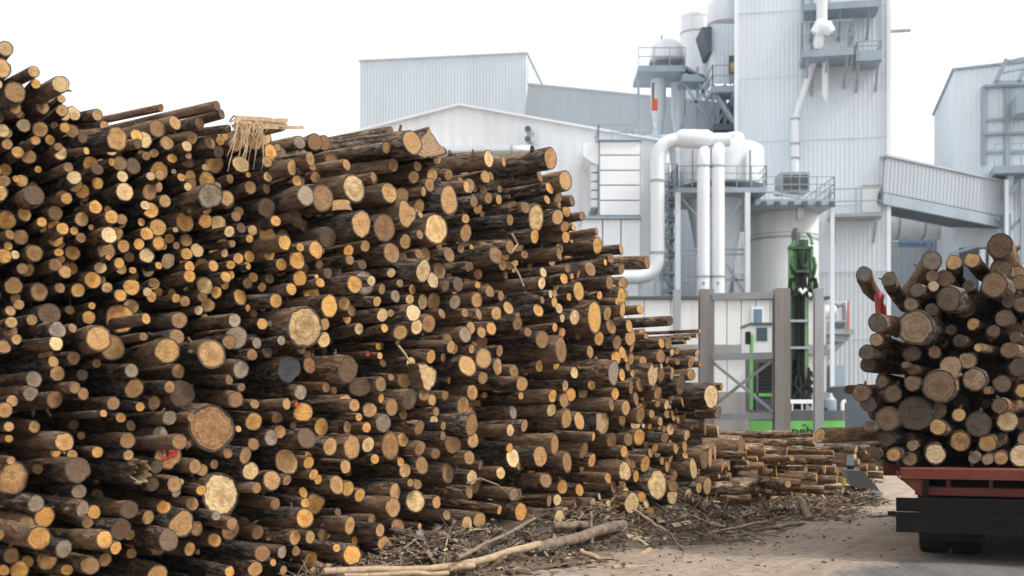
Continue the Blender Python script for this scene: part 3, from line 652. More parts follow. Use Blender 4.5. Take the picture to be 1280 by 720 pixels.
# small loose offcuts seen under the rack
# ------------------------------------------------------------------ green material handler seen from behind
Y = 38
M['cabglass'] = plain('dark_cab_glass', (.03, .075, .085), .15, 0, .2, 3, dirtamt=.1)
t = thing('material_handler', tuple(P(1001, 515, Y).xy)+(0,), 'green crawler material handler with upright boom, seen from behind', 'excavator')
def pb(u, v, y0, y1, Ya, Yb): return MB().box(P(u, 0, Y).x, P(v, 0, Y).x, Ya, Yb, P(0, y1, Y).z, P(0, y0, Y).z)
cw = MB(); z0, z1, zm = .75, P(0, 513, Y).z, P(0, 526, Y).z; xa, xb = P(945, 0, Y).x, P(1056, 0, Y).x
n = 14; pr = []
for k in range(n+1):
    u = k/n; e = min(1, min(u, 1-u)*7); pr.append((xa+(xb-xa)*u, Y-.55*math.sqrt(max(0, 1-(1-e)**2))))
def sweep(za, zb, off=0):
    m = MB(); q = len(pr)
    for x, y in pr: m.v += [(x, y-off, za), (x, y-off, zb)]
    for k in range(q-1): m.f.append((2*k, 2*k+2, 2*k+3, 2*k+1)); m.smooth.append(True)
    b = len(m.v); m.v += [(xb, Y+1.2, za), (xb, Y+1.2, zb), (xa, Y+1.2, za), (xa, Y+1.2, zb)]
    m.f += [(2*q-2, b, b+1, 2*q-1), (b+2, 0, 1, b+3), tuple([2*k+1 for k in range(q)]+[b+1, b+3])]; m.smooth += [False]*3; return m
c_ = part(sweep(z0, zm), 'counterweight', M['green'], t)
part(sweep(zm+.004, z1), 'engine_hood', M['dkgrey'], t)
fc = bpy.data.curves.new('lettering', 'FONT'); fc.body = 'sennebogen'; fc.size = .52; fc.align_x = 'CENTER'; fc.extrude = .004; fc.offset = .008
fo = bpy.data.objects.new('tmp', fc); COL.objects.link(fo); dg = bpy.context.evaluated_depsgraph_get(); dg.update()
me = bpy.data.meshes.new_from_object(fo.evaluated_get(dg)); bpy.data.objects.remove(fo); me.materials.append(M['letter'])
lo = bpy.data.objects.new('lettering', me); COL.objects.link(lo); lo.parent = c_
lo.matrix_local = INV[t.name] @ (Matrix.Translation((P(1003, 0, Y).x, Y-.562, P(0, 543, Y).z)) @ Matrix.Rotation(R(90), 4, 'X') @ Matrix.Diagonal((.9, .72, 1, 1)))
part(MB().box(P(997.5, 0, Y).x, P(1002.5, 0, Y).x, Y-.558, Y-.55, P(0, 532.5, Y).z, P(0, 529.8, Y).z), 'emblem', M['dkgrey'], c_)
part(pb(948, 1053, 540, 548, Y-.2, Y+3.4), 'turntable_deck', M['dkgrey'], t)
for s in (950, 1036):                                    # crawler tracks
    xa2 = P(s, 0, Y).x; m = MB(); m.box(xa2, xa2+.6, Y-.6, Y+3.4, .08, .70); o = part(m, 'track', M['black'], t)
    m = MB(); [m.box(xa2-.02, xa2+.62, Y-.64, Y-.6, .1+.14*k, .18+.14*k) for k in range(4)]; part(m, 'track_pads', M['darksteel'], o)
# cab on the left
part(pb(946.5, 987, 403, 441, Y+1.0, Y+2.6), 'cab', M['white'], t)
part(pb(945.5, 948.5, 416, 512, Y+.9, Y+1.1), 'cab_frame', M['green'], t)
part(pb(945.5, 988, 400.5, 404, Y+.9, Y+2.7), 'cab_roof', M['dkgrey'], t)
part(pb(953.5, 967, 407, 424, Y+.95, Y+.998), 'rear_window', M['cabglass'], t)
g_ = part(pb(950, 975, 443, 515, Y+1.0, Y+2.4), 'radiator_housing', M['dkgrey'], t)
for k in range(9): part(pb(957, 974, 452+k*4.6, 454.6+k*4.6, Y+.9, Y+.996), 'grille_slat', M['black'], g_)
part(pb(950, 972, 491, 495, Y+.85, Y+1.0), 'guard_bar', M['green'], t); part(pb(952, 955, 460, 515, Y+.85, Y+.99), 'guard_bar', M['dkgrey'], t)
part(pb(940.5, 945, 412, 428, Y+.9, Y+1.2), 'mirror', M['black'], t)
# boom
for u, v in ((991, 995.5), (1012, 1016)):
    part(pb(u, v, 364, 505, Y+.6, Y+1.4), 'boom_side', M['darkgreen' if u < 1000 else 'palegreen'], t)
part(pb(995.5, 1011, 366, 470, Y+.9, Y+1.3), 'boom_web', M['darkgreen'], t)
for u in (998.5, 1003.5, 1008.5): part(MB().tube([P(u, 368, Y+.7), P(u, 478, Y+.7)], .055, 8), 'hydraulic_hose', M['black'], t)
for yy in (398, 432): part(pb(990, 1017, yy, yy+3, Y+.5, Y+.6), 'hose_clamp', M['steel'], t)
for s, u in ((-1, 994.5), (1, 1013.5)): part(MB().tube([P(u, 308, Y+.8), P(u+s*.5, 362, Y+.8)], .085, 10), 'stick_cylinder', M['palegreen'], t)
m = MB(); m.box(P(997.5, 0, Y).x, P(1011.5, 0, Y).x, Y+.8, Y+1.4, P(0, 366, Y).z, P(0, 300, Y).z); part(m, 'stick', M['palegreen'], t)
for u in (997.5, 1009.5): part(pb(u, u+2, 301, 364, Y+.72, Y+.8), 'stick_flange', M['green'], t)
rr = random.Random(5)
for k in range(6):
    u = rr.uniform(992, 1016); s_ = 1 if u > 1004 else -1; y0 = rr.uniform(300, 345)
    part(MB().tube([P(u, y0, Y+.6), P(u+s_*rr.uniform(2, 5), y0+rr.uniform(8, 16), Y+.35), P(u+rr.uniform(-3, 3), y0+rr.uniform(22, 40), Y+.5)], .04, 6), 'hydraulic_hose', M['black'], t)
part(MB().tube([P(1004.5, 300, Y+.6), P(1004.5, 338, Y+.6)], [.16, .16], 10), 'grapple_cylinder', M['darkgreen'], t)
part(MB().tube([P(1004, 334, Y+.5), P(1004, 368, Y+.5)], .12, 10), 'piston', M['black'], t)
part(pb(990.5, 1020, 306, 309, Y+.4, Y+.7), 'cross_pin', M['darkgreen'], t); part(pb(997, 1012, 336, 339, Y+.3, Y+.5), 'cross_pin', M['darkgreen'], t)
m = MB(); m.lathe((P(1004, 0, Y).x, Y+1), [(.20, P(0, 303, Y).z), (.13, P(0, 296, Y).z), (.16, P(0, 289, Y).z), (.12, P(0, 284, Y).z), (.10, P(0, 279.5, Y).z)], 8); part(m, 'tip_joint', M['dkgrey'], t)
for s in (-1, 1):
    part(MB().tube([P(1004+s*5, 291, Y+1), P(1004+s*10, 296, Y+1), P(1004+s*11, 305, Y+.9)], .06, 8), 'hose_loop', M['palegreen'], t)
    part(MB().tube([P(1004+s*9, 350, Y+.5), P(1004+s*15, 349, Y+.4), P(1004+s*16.5, 358, Y+.4), P(1004+s*14, 367, Y+.4), P(1004+s*8, 362, Y+.5)], .07, 8), 'hose_loop', M['black'], t)
    part(MB().tube([P(1004+s*13, 322, Y+.5), P(1004+s*15, 332, Y+.4), P(1004+s*13, 344, Y+.5)], .06, 8), 'hose_loop', M['darkgreen'], t)
part(MB().tube([P(999, 361, Y+.3), P(1003, 366, Y+.3), P(1008, 361, Y+.3)], .06, 8), 'white_clamp', M['white'], t)
m = MB(); rr = random.Random(3)
for k in range(26):
    a = P(1003+rr.uniform(-13, 13), rr.uniform(450, 485), Y+.4+rr.random()*.6); b = P(1003+rr.uniform(-13, 13), rr.uniform(475, 512), Y+.3+rr.random()*.6)
    m.tube([a, (a+b)/2+Vector((rr.uniform(-.2, .2), 0, rr.uniform(-.1, .1))), b], .05, 6)
o = part(m, 'hose_bundle', M['black'], t); o['kind'] = 'stuff'
part(pb(992, 1016, 448, 512, Y+.9, Y+1.5), 'boom_foot', M['black'], t)
part(pb(986, 1017, 499.5, 504.5, Y-.2, Y-.1), 'hand_rail', M['white'], t)
for u in (989, 1001, 1014): part(pb(u-.6, u+.6, 504.5, 517, Y-.19, Y-.11), 'rail_post', M['white'], t)
m = MB(); m.lathe((P(1041, 0, Y).x, Y+.3), [(.2, z1-.02), (.2, P(0, 500, Y).z), (.1, P(0, 496, Y).z), (.06, P(0, 491, Y).z)], 12); part(m, 'air_filter', M['steel'], t)
part(MB().tube(bendpath([P(1053, 517, Y), P(1053, 503, Y), P(1057, 501, Y)], .06), .06, 8), 'exhaust', M['white'], t)
part(pb(1020, 1032, 510, 516, Y-.2, Y+.2), 'lamp_box', M['black'], t)

# ------------------------------------------------------------------ log trailer, rear towards the camera
TY = R(18.5); rc = Vector((3.84, 12.0, 0)); TX = Vector((math.cos(TY), -math.sin(TY), 0)); TB = Vector((math.sin(TY), math.cos(TY), 0)); TW = 3.0
org = rc+TX*TW/2
t = thing('log_trailer', tuple(org), 'dusty black and red log trailer, its rear to the camera', 'trailer', rz=-TY)
TM = Matrix.Translation(org) @ Matrix.Rotation(-TY, 4, 'Z')
def tb(x0, x1, y0, y1, z0, z1): return MB().box(x0, x1, y0, y1, z0, z1, TM)
o = part(tb(-1.5, 1.5, 0, .06, .30, .50), 'bumper', M['blackpaint'], t)
part(tb(-1.5, 1.5, .03, .09, .505, .64), 'bumper', M['blackpaint'], t)
for k in range(5): part(tb(-1.0+k*.5, -.96+k*.5, -.02, -.002, .40, .44), 'bolt', M['blackpaint'], o)
part(tb(-1.58, -1.502, .02, .10, .46, .50), 'side_marker', M['blackpaint'], o)
for s in (-1, 1):
    part(tb(s*.96-.32, s*.96+.32, .42, .44, .18, .5), 'mud_flap', M['black'], t)
part(tb(-1.32, 1.32, .25, 6.2, .66, .74), 'lower_rail', M['redpaint'], t)
part(tb(-1.25, 1.25, .45, 6.2, .45, .925), 'chassis', M['blackpaint'], t)
for k in range(6): part(tb(-1.0+k*.4-.02, -1.0+k*.4+.02, .27, .44, .742, .826), 'gusset', M['redpaint'], t)
part(tb(-.7, .7, .20, .26, .53, .60), 'tow_beam', M['dkgrey'], t)
part(tb(-1.46, 1.46, .10, 6.3, .83, .93), 'deck', M['redpaint'], t)
for s in (-1, 1):                              # tapering side brackets
    for y in (.14, 1.6, 3.1, 4.6, 6.0):
        m = MB(); q = [Vector((s*1.50, y, .90)), Vector((s*1.50, y, .86)), Vector((s*1.27, y, .66)), Vector((s*1.22, y, .66)), Vector((s*1.22, y, .826)), Vector((s*1.47, y, .826)), Vector((s*1.47, y, .90))]
        q = [TM @ p for p in q]; d = TB*.10
        m.poly(q if s < 0 else q[::-1]); m.poly([p+d for p in (q[::-1] if s < 0 else q)])
        for k in range(len(q)): m.quad(q[k], q[(k+1) % len(q)], q[(k+1) % len(q)]+d, q[k]+d)
        part(m, 'side_bracket', M['redpaint'], t)
    part(tb(s*1.22-.03, s*1.22+.03, .10, .13, .50, .825), 'rear_post', M['blackpaint'], t)
    for y in (1.3, 2.9, 4.6):
        m = MB(); a = TM @ Vector((s*1.60, y, .84)); b = TM @ Vector((s*1.70, y, 2.80)); m.tube([a, b, b+Vector((0, 0, .03))], [.05, .05, .03], 10); k_ = part(m, 'stake', M['stakered'], t)
        part(MB().box(s*1.55-.10, s*1.55+.10, y-.07, y+.07, .80, .92, TM), 'stake_socket', M['redpaint'], k_)
    for y in (.98, 2.3, 3.6):
        p = MB(); c0 = TM @ Vector((s*.96, y, .42)); ax = TX*.32
        for q_ in (-1, 1):
            cc = c0+TX*q_*.160
            p.tube([cc-TX*.157, cc-TX*.14, cc-TX*.10, cc+TX*.10, cc+TX*.14, cc+TX*.157], [.36, .405, .42, .42, .405, .36], 32)
        wh = part(p, 'wheel', M['black'], t)
        m = MB(); m.tube([c0+TX*s*.325, c0+TX*s*.20], [.22, .2], 16); part(m, 'rim', M['dkgrey'], wh)
part(tb(-1.45, 1.45, 6.2, 6.3, .93, 3.0), 'bulkhead', M['blackpaint'], t)

# ------------------------------------------------------------------ dark steel fork / grapple tip on the ground
t = thing('loader_blade', tuple(P(1082, 602, 20).xy)+(0,), 'dark steel loader blade resting on the ground beside the low logs', 'blade')
q = [P(1058, 588, 20), P(1076, 588, 20), P(1094, 605, 20), P(1101, 616, 20), P(1088, 618, 20), P(1062, 606, 20)]
m = MB(); d = Vector((.15, .9, 0)); m.poly(q[::-1]); m.poly([p+d for p in q])
for k in range(6): m.quad(q[k], q[(k+1) % 6], q[(k+1) % 6]+d, q[k]+d)
part(m, 'blade', M['dkgrey'], t)
part(MB().box(P(1054, 0, 19.9).x, P(1057.6, 0, 19.9).x, 19.9, 20.0, P(0, 606, 20).z, P(0, 598, 20).z), 'yellow_mark', M['yellow'], t)
part(MB().bar(P(1063, 585, 20.4), P(1063, 572, 20.6), .12), 'arm', M['dkgrey'], t)
m = MB(); q = [P(1088, 613.5, 19.95), P(1103, 614.5, 19.95), P(1103, 620, 19.95), P(1085, 620, 19.95)]; d = Vector((.1, .95, 0)); m.poly(q[::-1]); m.poly([p+d for p in q])
for k in range(4): m.quad(q[k], q[(k+1) % 4], q[(k+1) % 4]+d, q[k]+d)
part(m, 'wear_edge', M['steel'], t)
# ------------------------------------------------------------------ logs
ANG = R(38); U3 = Vector((math.sin(ANG), math.cos(ANG), 0)); N3 = Vector((math.cos(ANG), -math.sin(ANG), 0)); B0 = Vector((-1.2, 11.25, 0)); BN = B0.dot(N3)
def onface(x, y, v=0.0):           # photo pixel on the stack's front plane, moved outwards by v metres
    d = Vector(((x-HX)/F, 1, (HY-y)/F)); k = (BN+v)/(d.x*N3.x+d.y*N3.y); return Vector((d.x*k, d.y*k, EYE+d.z*k))
def toface(p): return ((p-B0).dot(U3), p.z, (p-B0).dot(N3))
def pix(p): return (HX+F*p.x/p.y, HY-F*(p.z-EYE)/p.y)

# log ends read off the photograph: zoom-window x, y, radius, end colour
ZA = (0, 30, 3.131, '''22 96 27 p;132 187 23 p;5 175 38 t;150 238 20 o;232 240 34 p;85 290 42 m;0 240 22 p;5 287 20 o;43 330 25 t;154 335 27 t;240 293 15 t;243 338 22 t;290 350 28 p;75 352 18 o;62 376 18 p;20 403 28 p;102 410 27 p;148 405 30 t;5 350 28 b;380 357 25 t;408 396 19 t;255 405 20 o;300 413 27 m;220 442 25 o;136 462 19 o;468 432 50 t;408 482 38 p;326 440 20 b;25 455 22 t;5 460 18 o;75 500 25 o;87 470 15 p;305 502 25 o;348 490 16 o;228 480 15 m;352 545 32 o;400 538 16 p;428 540 17 o;463 505 20 b;463 553 30 m;520 555 30 b;20 566 26 o;270 570 20 m;82 607 25 t;140 632 18 p;15 615 22 m;273 615 29 p;380 583 22 b;346 608 20 m;453 597 16 o;493 605 24 p;590 595 18 p;626 590 20 t;680 577 10 p;710 600 16 o;750 625 20 m;810 611 32 o;730 647 17 p;300 638 30 o;228 655 28 o;392 642 25 o;430 665 24 o;455 652 20 o;510 668 38 p;585 658 32 m;240 685 18 o;272 688 24 o;12 670 38 t;120 690 38 b;655 693 26 t;757 668 18 m;340 670 18 o;365 700 28 o;850 692 50 g;420 715 18 o;720 712 22 o;570 710 20 p;815 690 12 p;625 405 34 m;675 390 28 t;752 445 25 t;782 388 22 m;630 328 13 m;850 320 18 b;868 352 18 b;890 420 16 b;820 465 26 m;735 522 32 m;855 500 22 b;900 605 17 m;980 640 25 m;540 468 20 b''')
ZB = (0, 230, 3.0, '''0 160 14 m;47 117 37 o;95 132 27 o;145 128 20 o;115 75 35 m;225 112 28 m;193 147 26 o;170 175 18 o;245 165 24 o;302 138 27 t;350 75 27 o;395 90 13 o;417 125 26 o;393 167 33 p;437 185 24 o;335 170 12 t;288 188 17 o;312 213 20 m;40 188 20 o;78 195 29 m;30 227 18 o;128 230 21 t;198 213 30 o;237 217 17 o;220 250 16 o;275 247 30 o;390 245 35 m;463 233 23 o;522 228 20 o;555 190 24 o;585 165 32 o;540 148 17 o;562 103 32 o;612 232 15 o;583 230 27 o;560 268 30 p;587 295 15 o;637 215 20 o;652 170 11 p;690 115 40 o;685 195 26 m;670 228 15 t;645 278 28 p;688 262 23 o;735 243 27 p;770 143 21 t;832 140 31 p;860 178 20 p;875 130 20 m;895 103 18 m;905 165 18 b;835 225 22 o;875 230 14 m;793 262 24 o;845 265 17 p;882 267 22 o;772 288 28 o;710 307 22 o;805 310 23 o;868 303 18 o;865 335 17 o;932 310 11 o;955 175 20 p;945 217 17 o;948 258 24 o;15 270 26 o;80 297 31 o;150 283 32 m;228 283 15 o;280 307 28 o;350 338 33 o;400 280 12 o;447 297 20 o;495 270 20 m;388 372 22 t;147 405 33 m;225 390 18 m;293 398 28 o;328 388 14 m;493 387 29 o;575 375 22 o;568 423 20 o;595 405 16 o;620 367 20 m;645 407 17 m;660 428 17 o;725 353 25 o;787 363 34 p;835 357 23 o;824 410 25 o;783 417 22 p;883 410 33 o;920 385 20 m;950 350 18 o;927 460 14 o;185 487 38 b;265 475 18 m;330 497 25 o;68 455 20 t;45 478 20 t;120 508 22 m;212 543 32 g;210 597 27 p;20 560 27 m;52 530 22 t;72 570 20 t;15 610 26 m;363 590 48 t;420 620 45 m;272 540 18 m;548 505 20 o;538 572 15 m;672 510 29 m;663 572 27 m;627 625 45 t;812 627 55 t;888 585 43 g;880 512 25 g;168 653 31 t;213 655 22 t;260 642 27 m;940 590 20 b;940 640 22 m;493 700 25 g;675 695 28 t;903 690 35 g;215 710 28 t;310 710 22 g;365 672 18 m''')
ZC = (0, 450, 2.6656, '''112 65 28 g;192 58 32 p;100 112 24 g;185 128 28 m;43 135 20 t;15 167 25 t;275 48 18 m;437 33 22 p;447 95 32 t;247 95 20 m;277 113 20 m;378 145 22 m;565 90 20 m;608 112 40 b;515 148 25 m;467 158 16 o;345 178 12 o;403 190 18 o;565 194 26 g;697 222 78 T;648 203 18 m;122 235 21 t;30 222 16 t;30 262 13 o;220 273 32 t;173 293 20 o;238 322 18 o;322 308 20 o;265 362 42 b;425 270 27 m;535 265 30 g;428 315 18 t;598 272 25 m;548 335 45 T;637 345 25 m;535 365 25 b;38 337 15 t;125 363 17 m;45 403 55 T;115 467 30 g;263 435 25 g;275 497 28 g;150 522 36 o;90 545 25 m;105 605 42 o;150 658 35 t;93 670 20 o;65 700 30 o;12 700 20 o;10 590 18 m;30 635 28 m;323 523 25 o;290 545 20 m;350 595 32 o;388 632 22 o;427 632 20 t;348 660 24 m;445 595 20 m;298 685 30 m;222 697 22 o;220 640 32 g;395 548 35 b;430 500 28 b;550 497 24 o;494 524 22 t;597 543 45 t;575 395 30 m;520 410 22 b;590 440 18 g;668 435 18 o;640 478 22 m;603 407 11 o;685 380 22 t;713 355 18 t;770 443 75 p;785 350 22 o;817 318 26 m;830 378 30 p;845 205 30 o;775 150 28 m;750 300 18 m;795 230 12 o;765 578 34 t;715 600 22 o;655 562 22 m;720 520 15 g;785 530 22 m;845 440 20 m;632 630 22 t;797 645 20 o;765 705 18 o;525 700 38 t;540 625 40 b;840 690 28 m''')
ZD = (280, 130, 3.0, '''185 210 37 o;250 222 32 t;310 198 27 m;263 272 24 o;175 262 20 p;15 280 18 m;105 318 38 m;165 310 20 m;312 337 40 g;357 350 50 m;460 228 22 t;502 305 54 p;515 448 52 t;625 345 42 t;550 285 22 m;160 390 35 b;270 415 26 b;625 460 54 m;663 435 52 t;390 500 35 b;630 533 42 m;683 337 32 m;712 272 25 t;635 225 25 m;690 150 48 t;622 110 25 m;620 160 24 m;725 235 22 t;800 215 26 t;783 278 35 t;842 265 24 m;910 310 24 t;765 318 30 m;742 327 20 t;822 370 62 t;740 378 32 t;737 415 12 t;810 470 62 p;905 480 35 t;908 435 20 t;687 510 30 t;728 495 20 m;205 455 22 o;120 480 20 o;142 470 40 o;0 440 22 p;20 478 22 p;35 430 22 o;52 403 18 o;227 540 32 o;158 548 23 o;112 558 22 o;280 525 18 o;327 568 36 o;290 608 38 o;220 608 25 o;95 608 12 o;40 565 24 o;8 565 20 o;25 605 20 o;287 650 32 o;355 668 20 o;345 650 10 o;322 700 38 o;118 653 20 m;172 660 20 m;180 695 12 o;245 700 25 o;40 700 35 o;467 550 24 o;530 533 22 t;475 592 20 m;390 635 18 b;435 620 20 b;510 612 20 b;474 680 38 o;517 670 48 g;560 663 22 p;598 700 22 m;627 633 18 p;660 672 18 p;716 683 22 o;748 625 45 p;778 680 35 p;755 565 32 m;805 602 36 m;676 575 22 m;730 563 20 m;835 565 32 m;888 540 20 m;800 540 14 m;915 610 18 b;820 665 25 b;885 682 28 b;855 700 18 m''')
ZE = (280, 350, 3.131, '''155 75 22 o;218 103 30 o;255 45 22 o;90 103 17 o;127 120 18 m;150 172 21 o;318 170 82 q;397 115 48 o;395 187 25 t;388 248 32 p;470 92 28 t;478 152 30 o;510 125 25 m;520 177 26 p;598 87 22 o;620 137 27 p;665 57 26 g;658 130 17 t;700 90 25 p;727 75 20 p;735 128 35 p;770 75 32 p;755 183 32 p;747 25 20 p;800 170 38 m;820 85 35 m;628 188 18 o;690 205 30 t;810 25 30 p;853 130 22 m;905 80 30 g;890 35 18 m;945 130 20 m;895 148 8 p;50 235 45 g;140 240 22 g;5 260 30 m;178 278 25 g;110 297 25 m;228 242 20 g;290 255 22 m;328 285 22 t;65 340 32 g;250 330 50 k;350 330 32 m;25 385 20 m;68 420 16 m;465 335 55 b;605 260 15 o;607 295 15 o;567 290 12 r;732 325 25 p;810 300 28 o;875 240 30 m;897 272 25 t;868 305 22 m;967 280 20 t;938 232 35 g;970 190 28 t;950 350 48 t;888 383 17 o;972 440 32 t;705 395 32 m;735 470 42 b;600 410 32 m;550 415 40 b;652 382 15 m;777 453 24 m;820 466 25 t;860 455 20 m;615 463 20 o;655 500 38 m;400 420 18 m;430 432 15 m;300 440 28 g;455 487 42 t;523 487 28 t;575 515 32 t;620 550 38 g;700 530 25 m;130 553 38 o;120 485 18 m;245 485 22 t;285 487 12 r;310 543 38 o;400 575 38 o;215 550 24 m;232 600 27 t;263 578 15 m;520 548 18 o;470 565 28 m;558 577 22 o;497 640 52 t;567 645 35 p;650 652 60 m;710 607 30 t;755 585 30 m;765 655 30 m;315 625 42 b;402 670 38 t;270 680 50 t;83 685 28 t;122 640 25 m;180 620 32 g;820 553 25 p;930 515 40 t;860 570 18 m;830 515 18 m;857 610 18 m;905 655 40 m;970 620 35 t;990 540 50 m;940 575 18 b;828 680 22 m;950 695 30 m;590 700 22 o;320 697 18 o;690 710 20 o''')
ZF = (280, 520, 3.556, '''50 220 32 o;117 258 40 t;145 342 32 m;212 285 45 t;280 285 22 m;362 205 32 o;385 243 27 o;353 340 25 o;430 297 24 o;480 305 45 t;550 322 35 o;605 353 35 o;540 225 32 t;670 195 25 o;780 215 30 o;810 250 36 t;870 225 42 m;1000 238 48 m;775 320 42 t;750 405 48 t;850 377 53 p;865 292 25 m;1103 272 32 p;1075 345 18 m;1230 253 28 p;1140 218 22 m;945 383 28 t;990 440 25 p;820 310 20 m;228 390 25 m;410 375 48 o;360 390 25 o;370 468 45 o;315 447 25 m;50 458 22 m;325 515 38 t;353 550 26 o;388 540 30 t;447 525 27 m;550 498 45 t;610 490 38 m;680 430 22 p;655 470 25 m;700 500 32 t;773 495 42 m;870 490 15 t;895 505 55 m;1080 487 45 p;1135 462 35 t;1225 418 24 o;30 525 45 m;175 595 38 m;150 518 30 m;258 605 28 g;320 600 22 m;395 617 35 o;495 590 20 o;560 612 48 o;580 555 25 o;70 612 25 t;145 680 35 t;20 690 25 o;265 685 20 t;400 690 22 o;213 640 18 o;715 580 38 t;760 578 22 o;820 605 22 o;765 630 40 m;712 635 18 o;620 625 25 b;965 582 25 m;1040 570 28 o;865 637 18 b;505 425 18 b''')
ZG = (560, 160, 2.7706, '''150 110 32 p;185 113 20 t;307 150 27 m;370 130 40 t;140 243 20 m;90 255 20 m;350 200 22 o;412 197 37 t;375 230 25 t;343 248 16 t;430 252 20 b;385 265 12 m;268 275 20 m;305 310 48 p;380 308 27 t;410 290 18 o;465 305 15 m;435 345 10 o;215 318 20 m;45 410 15 m;215 412 25 m;165 440 30 m;300 375 25 o;408 378 22 o;405 342 18 t;515 358 14 m;518 410 32 o;600 420 17 t;385 435 25 m;690 465 22 m;600 478 20 m;565 458 18 m;545 465 12 o;490 490 28 m;560 535 28 m;80 478 15 m;5 445 20 m;415 487 15 m;330 500 18 p;455 505 16 t;325 537 22 p;370 540 18 t;405 525 20 o;428 520 12 o;445 575 37 o;370 570 15 p;355 575 15 p;425 580 16 o;585 600 12 o;600 580 32 o;605 630 28 o;500 650 62 o;525 580 15 o;300 600 25 m;207 623 25 t;265 438 15 m;105 590 27 t;45 550 28 m;103 543 13 o;15 560 20 m;140 572 22 m;183 583 20 m;25 600 25 m;60 645 22 m;105 645 22 m;170 640 27 t;250 645 22 m;303 640 26 o;325 605 15 m;368 603 18 o;385 628 20 p;445 655 30 p;395 655 16 p;665 628 16 o;770 668 17 b;630 690 25 o;560 660 28 t;80 695 28 o;140 698 25 o;250 690 25 m;270 695 18 m;370 690 16 o;395 710 18 o''')
ZH = (560, 400, 2.25, '''65 27 25 p;100 30 18 t;8 75 18 t;65 90 18 t;45 138 38 t;100 108 30 t;140 128 26 t;90 150 20 m;8 165 18 o;145 90 18 m;195 18 20 m;310 45 25 m;425 52 20 o;475 55 22 m;510 45 25 t;455 25 25 m;400 90 18 t;470 92 22 o;490 92 18 o;260 125 20 o;300 118 18 o;320 95 40 m;185 148 20 m;185 180 20 m;215 180 22 t;355 148 18 p;330 185 18 t;265 55 25 m;205 213 12 o;67 203 28 t;35 258 32 p;90 283 45 o;183 260 20 g;300 220 20 o;345 210 20 o;320 228 22 m;297 253 20 p;330 270 30 t;367 283 28 t;405 283 18 m;465 150 38 g;490 155 18 o;405 182 16 o;470 208 18 o;460 238 20 m;500 247 22 t;430 290 35 t;515 190 20 m;540 182 20 m;530 230 22 m;590 205 18 t;615 238 15 p;598 102 20 m;685 118 18 t;655 182 30 b;600 155 18 m;620 65 18 m;600 65 15 o;740 215 35 p;755 300 25 m;670 325 16 p;720 392 28 m;610 330 15 m;640 362 15 o;540 260 25 m;510 335 20 m;495 370 18 o;535 330 25 o;460 338 20 m;410 333 14 o;380 360 25 m;405 395 20 o;300 350 30 t;335 400 30 m;250 395 32 t;180 385 30 p;205 402 14 o;175 362 15 o;60 335 30 o;18 358 32 t;10 415 32 m;50 390 35 o;90 405 16 m;68 442 22 m;155 433 18 p;175 310 18 p;215 297 18 t;275 450 22 m;320 475 22 o;370 478 18 o;450 445 15 o;425 500 12 p;495 435 30 p;470 465 20 m;495 488 16 p;530 440 18 o;560 420 25 o;580 450 45 p;600 440 22 p;690 430 35 p;730 470 28 p;740 520 32 p;775 565 20 o;690 530 32 o;667 503 35 p;640 512 28 p;700 480 18 p;520 505 32 p;530 545 32 p;565 545 25 o;560 510 18 p;450 530 18 p;410 515 18 t;425 550 22 p;370 555 20 m;315 555 30 p;305 512 18 p;325 530 18 p;290 512 20 m;205 535 28 o;145 535 18 o;52 575 30 o;100 565 22 t;60 485 18 m;185 495 20 g;355 530 20 m;635 470 18 m''')
ZI = (780, 340, 3.274, '''155 290 20 t;185 290 18 t;155 345 32 o;285 362 28 t;300 330 15 p;310 375 15 t;250 285 10 t;300 255 10 p;310 245 8 p;270 270 10 t;245 460 32 b;275 420 25 t;385 575 25 g;380 620 32 p;435 650 28 p;400 470 16 t''')
ZJ = (780, 480, 3.0, '''775 250 14 m;715 293 14 p;770 285 20 m;815 318 17 m;750 318 15 t;710 330 18 t;735 342 18 t;680 355 17 t;790 358 15 o;755 395 15 t;865 393 12 m;830 410 12 o;800 425 14 t;670 415 25 t;605 398 28 p;575 395 18 t;530 365 12 m;700 435 15 t;740 455 25 m;565 485 20 m;540 445 18 m;600 440 15 m;460 390 25 m;490 430 18 t;515 440 20 m;500 490 18 t;410 310 25 t;430 330 20 m;845 250 10 t;720 187 12 o;715 210 16 m;640 440 18 m;650 470 16 t''')
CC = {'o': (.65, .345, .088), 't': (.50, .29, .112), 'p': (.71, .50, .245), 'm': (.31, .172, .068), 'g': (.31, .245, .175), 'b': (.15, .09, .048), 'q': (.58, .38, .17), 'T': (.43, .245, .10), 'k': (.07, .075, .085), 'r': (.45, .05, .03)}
CW = {'o': 'orange', 't': 'tan', 'p': 'pale cream', 'm': 'brown', 'g': 'grey', 'b': 'dark brown', 'q': 'pale orange', 'T': 'ochre', 'k': 'blackened', 'r': 'red'}

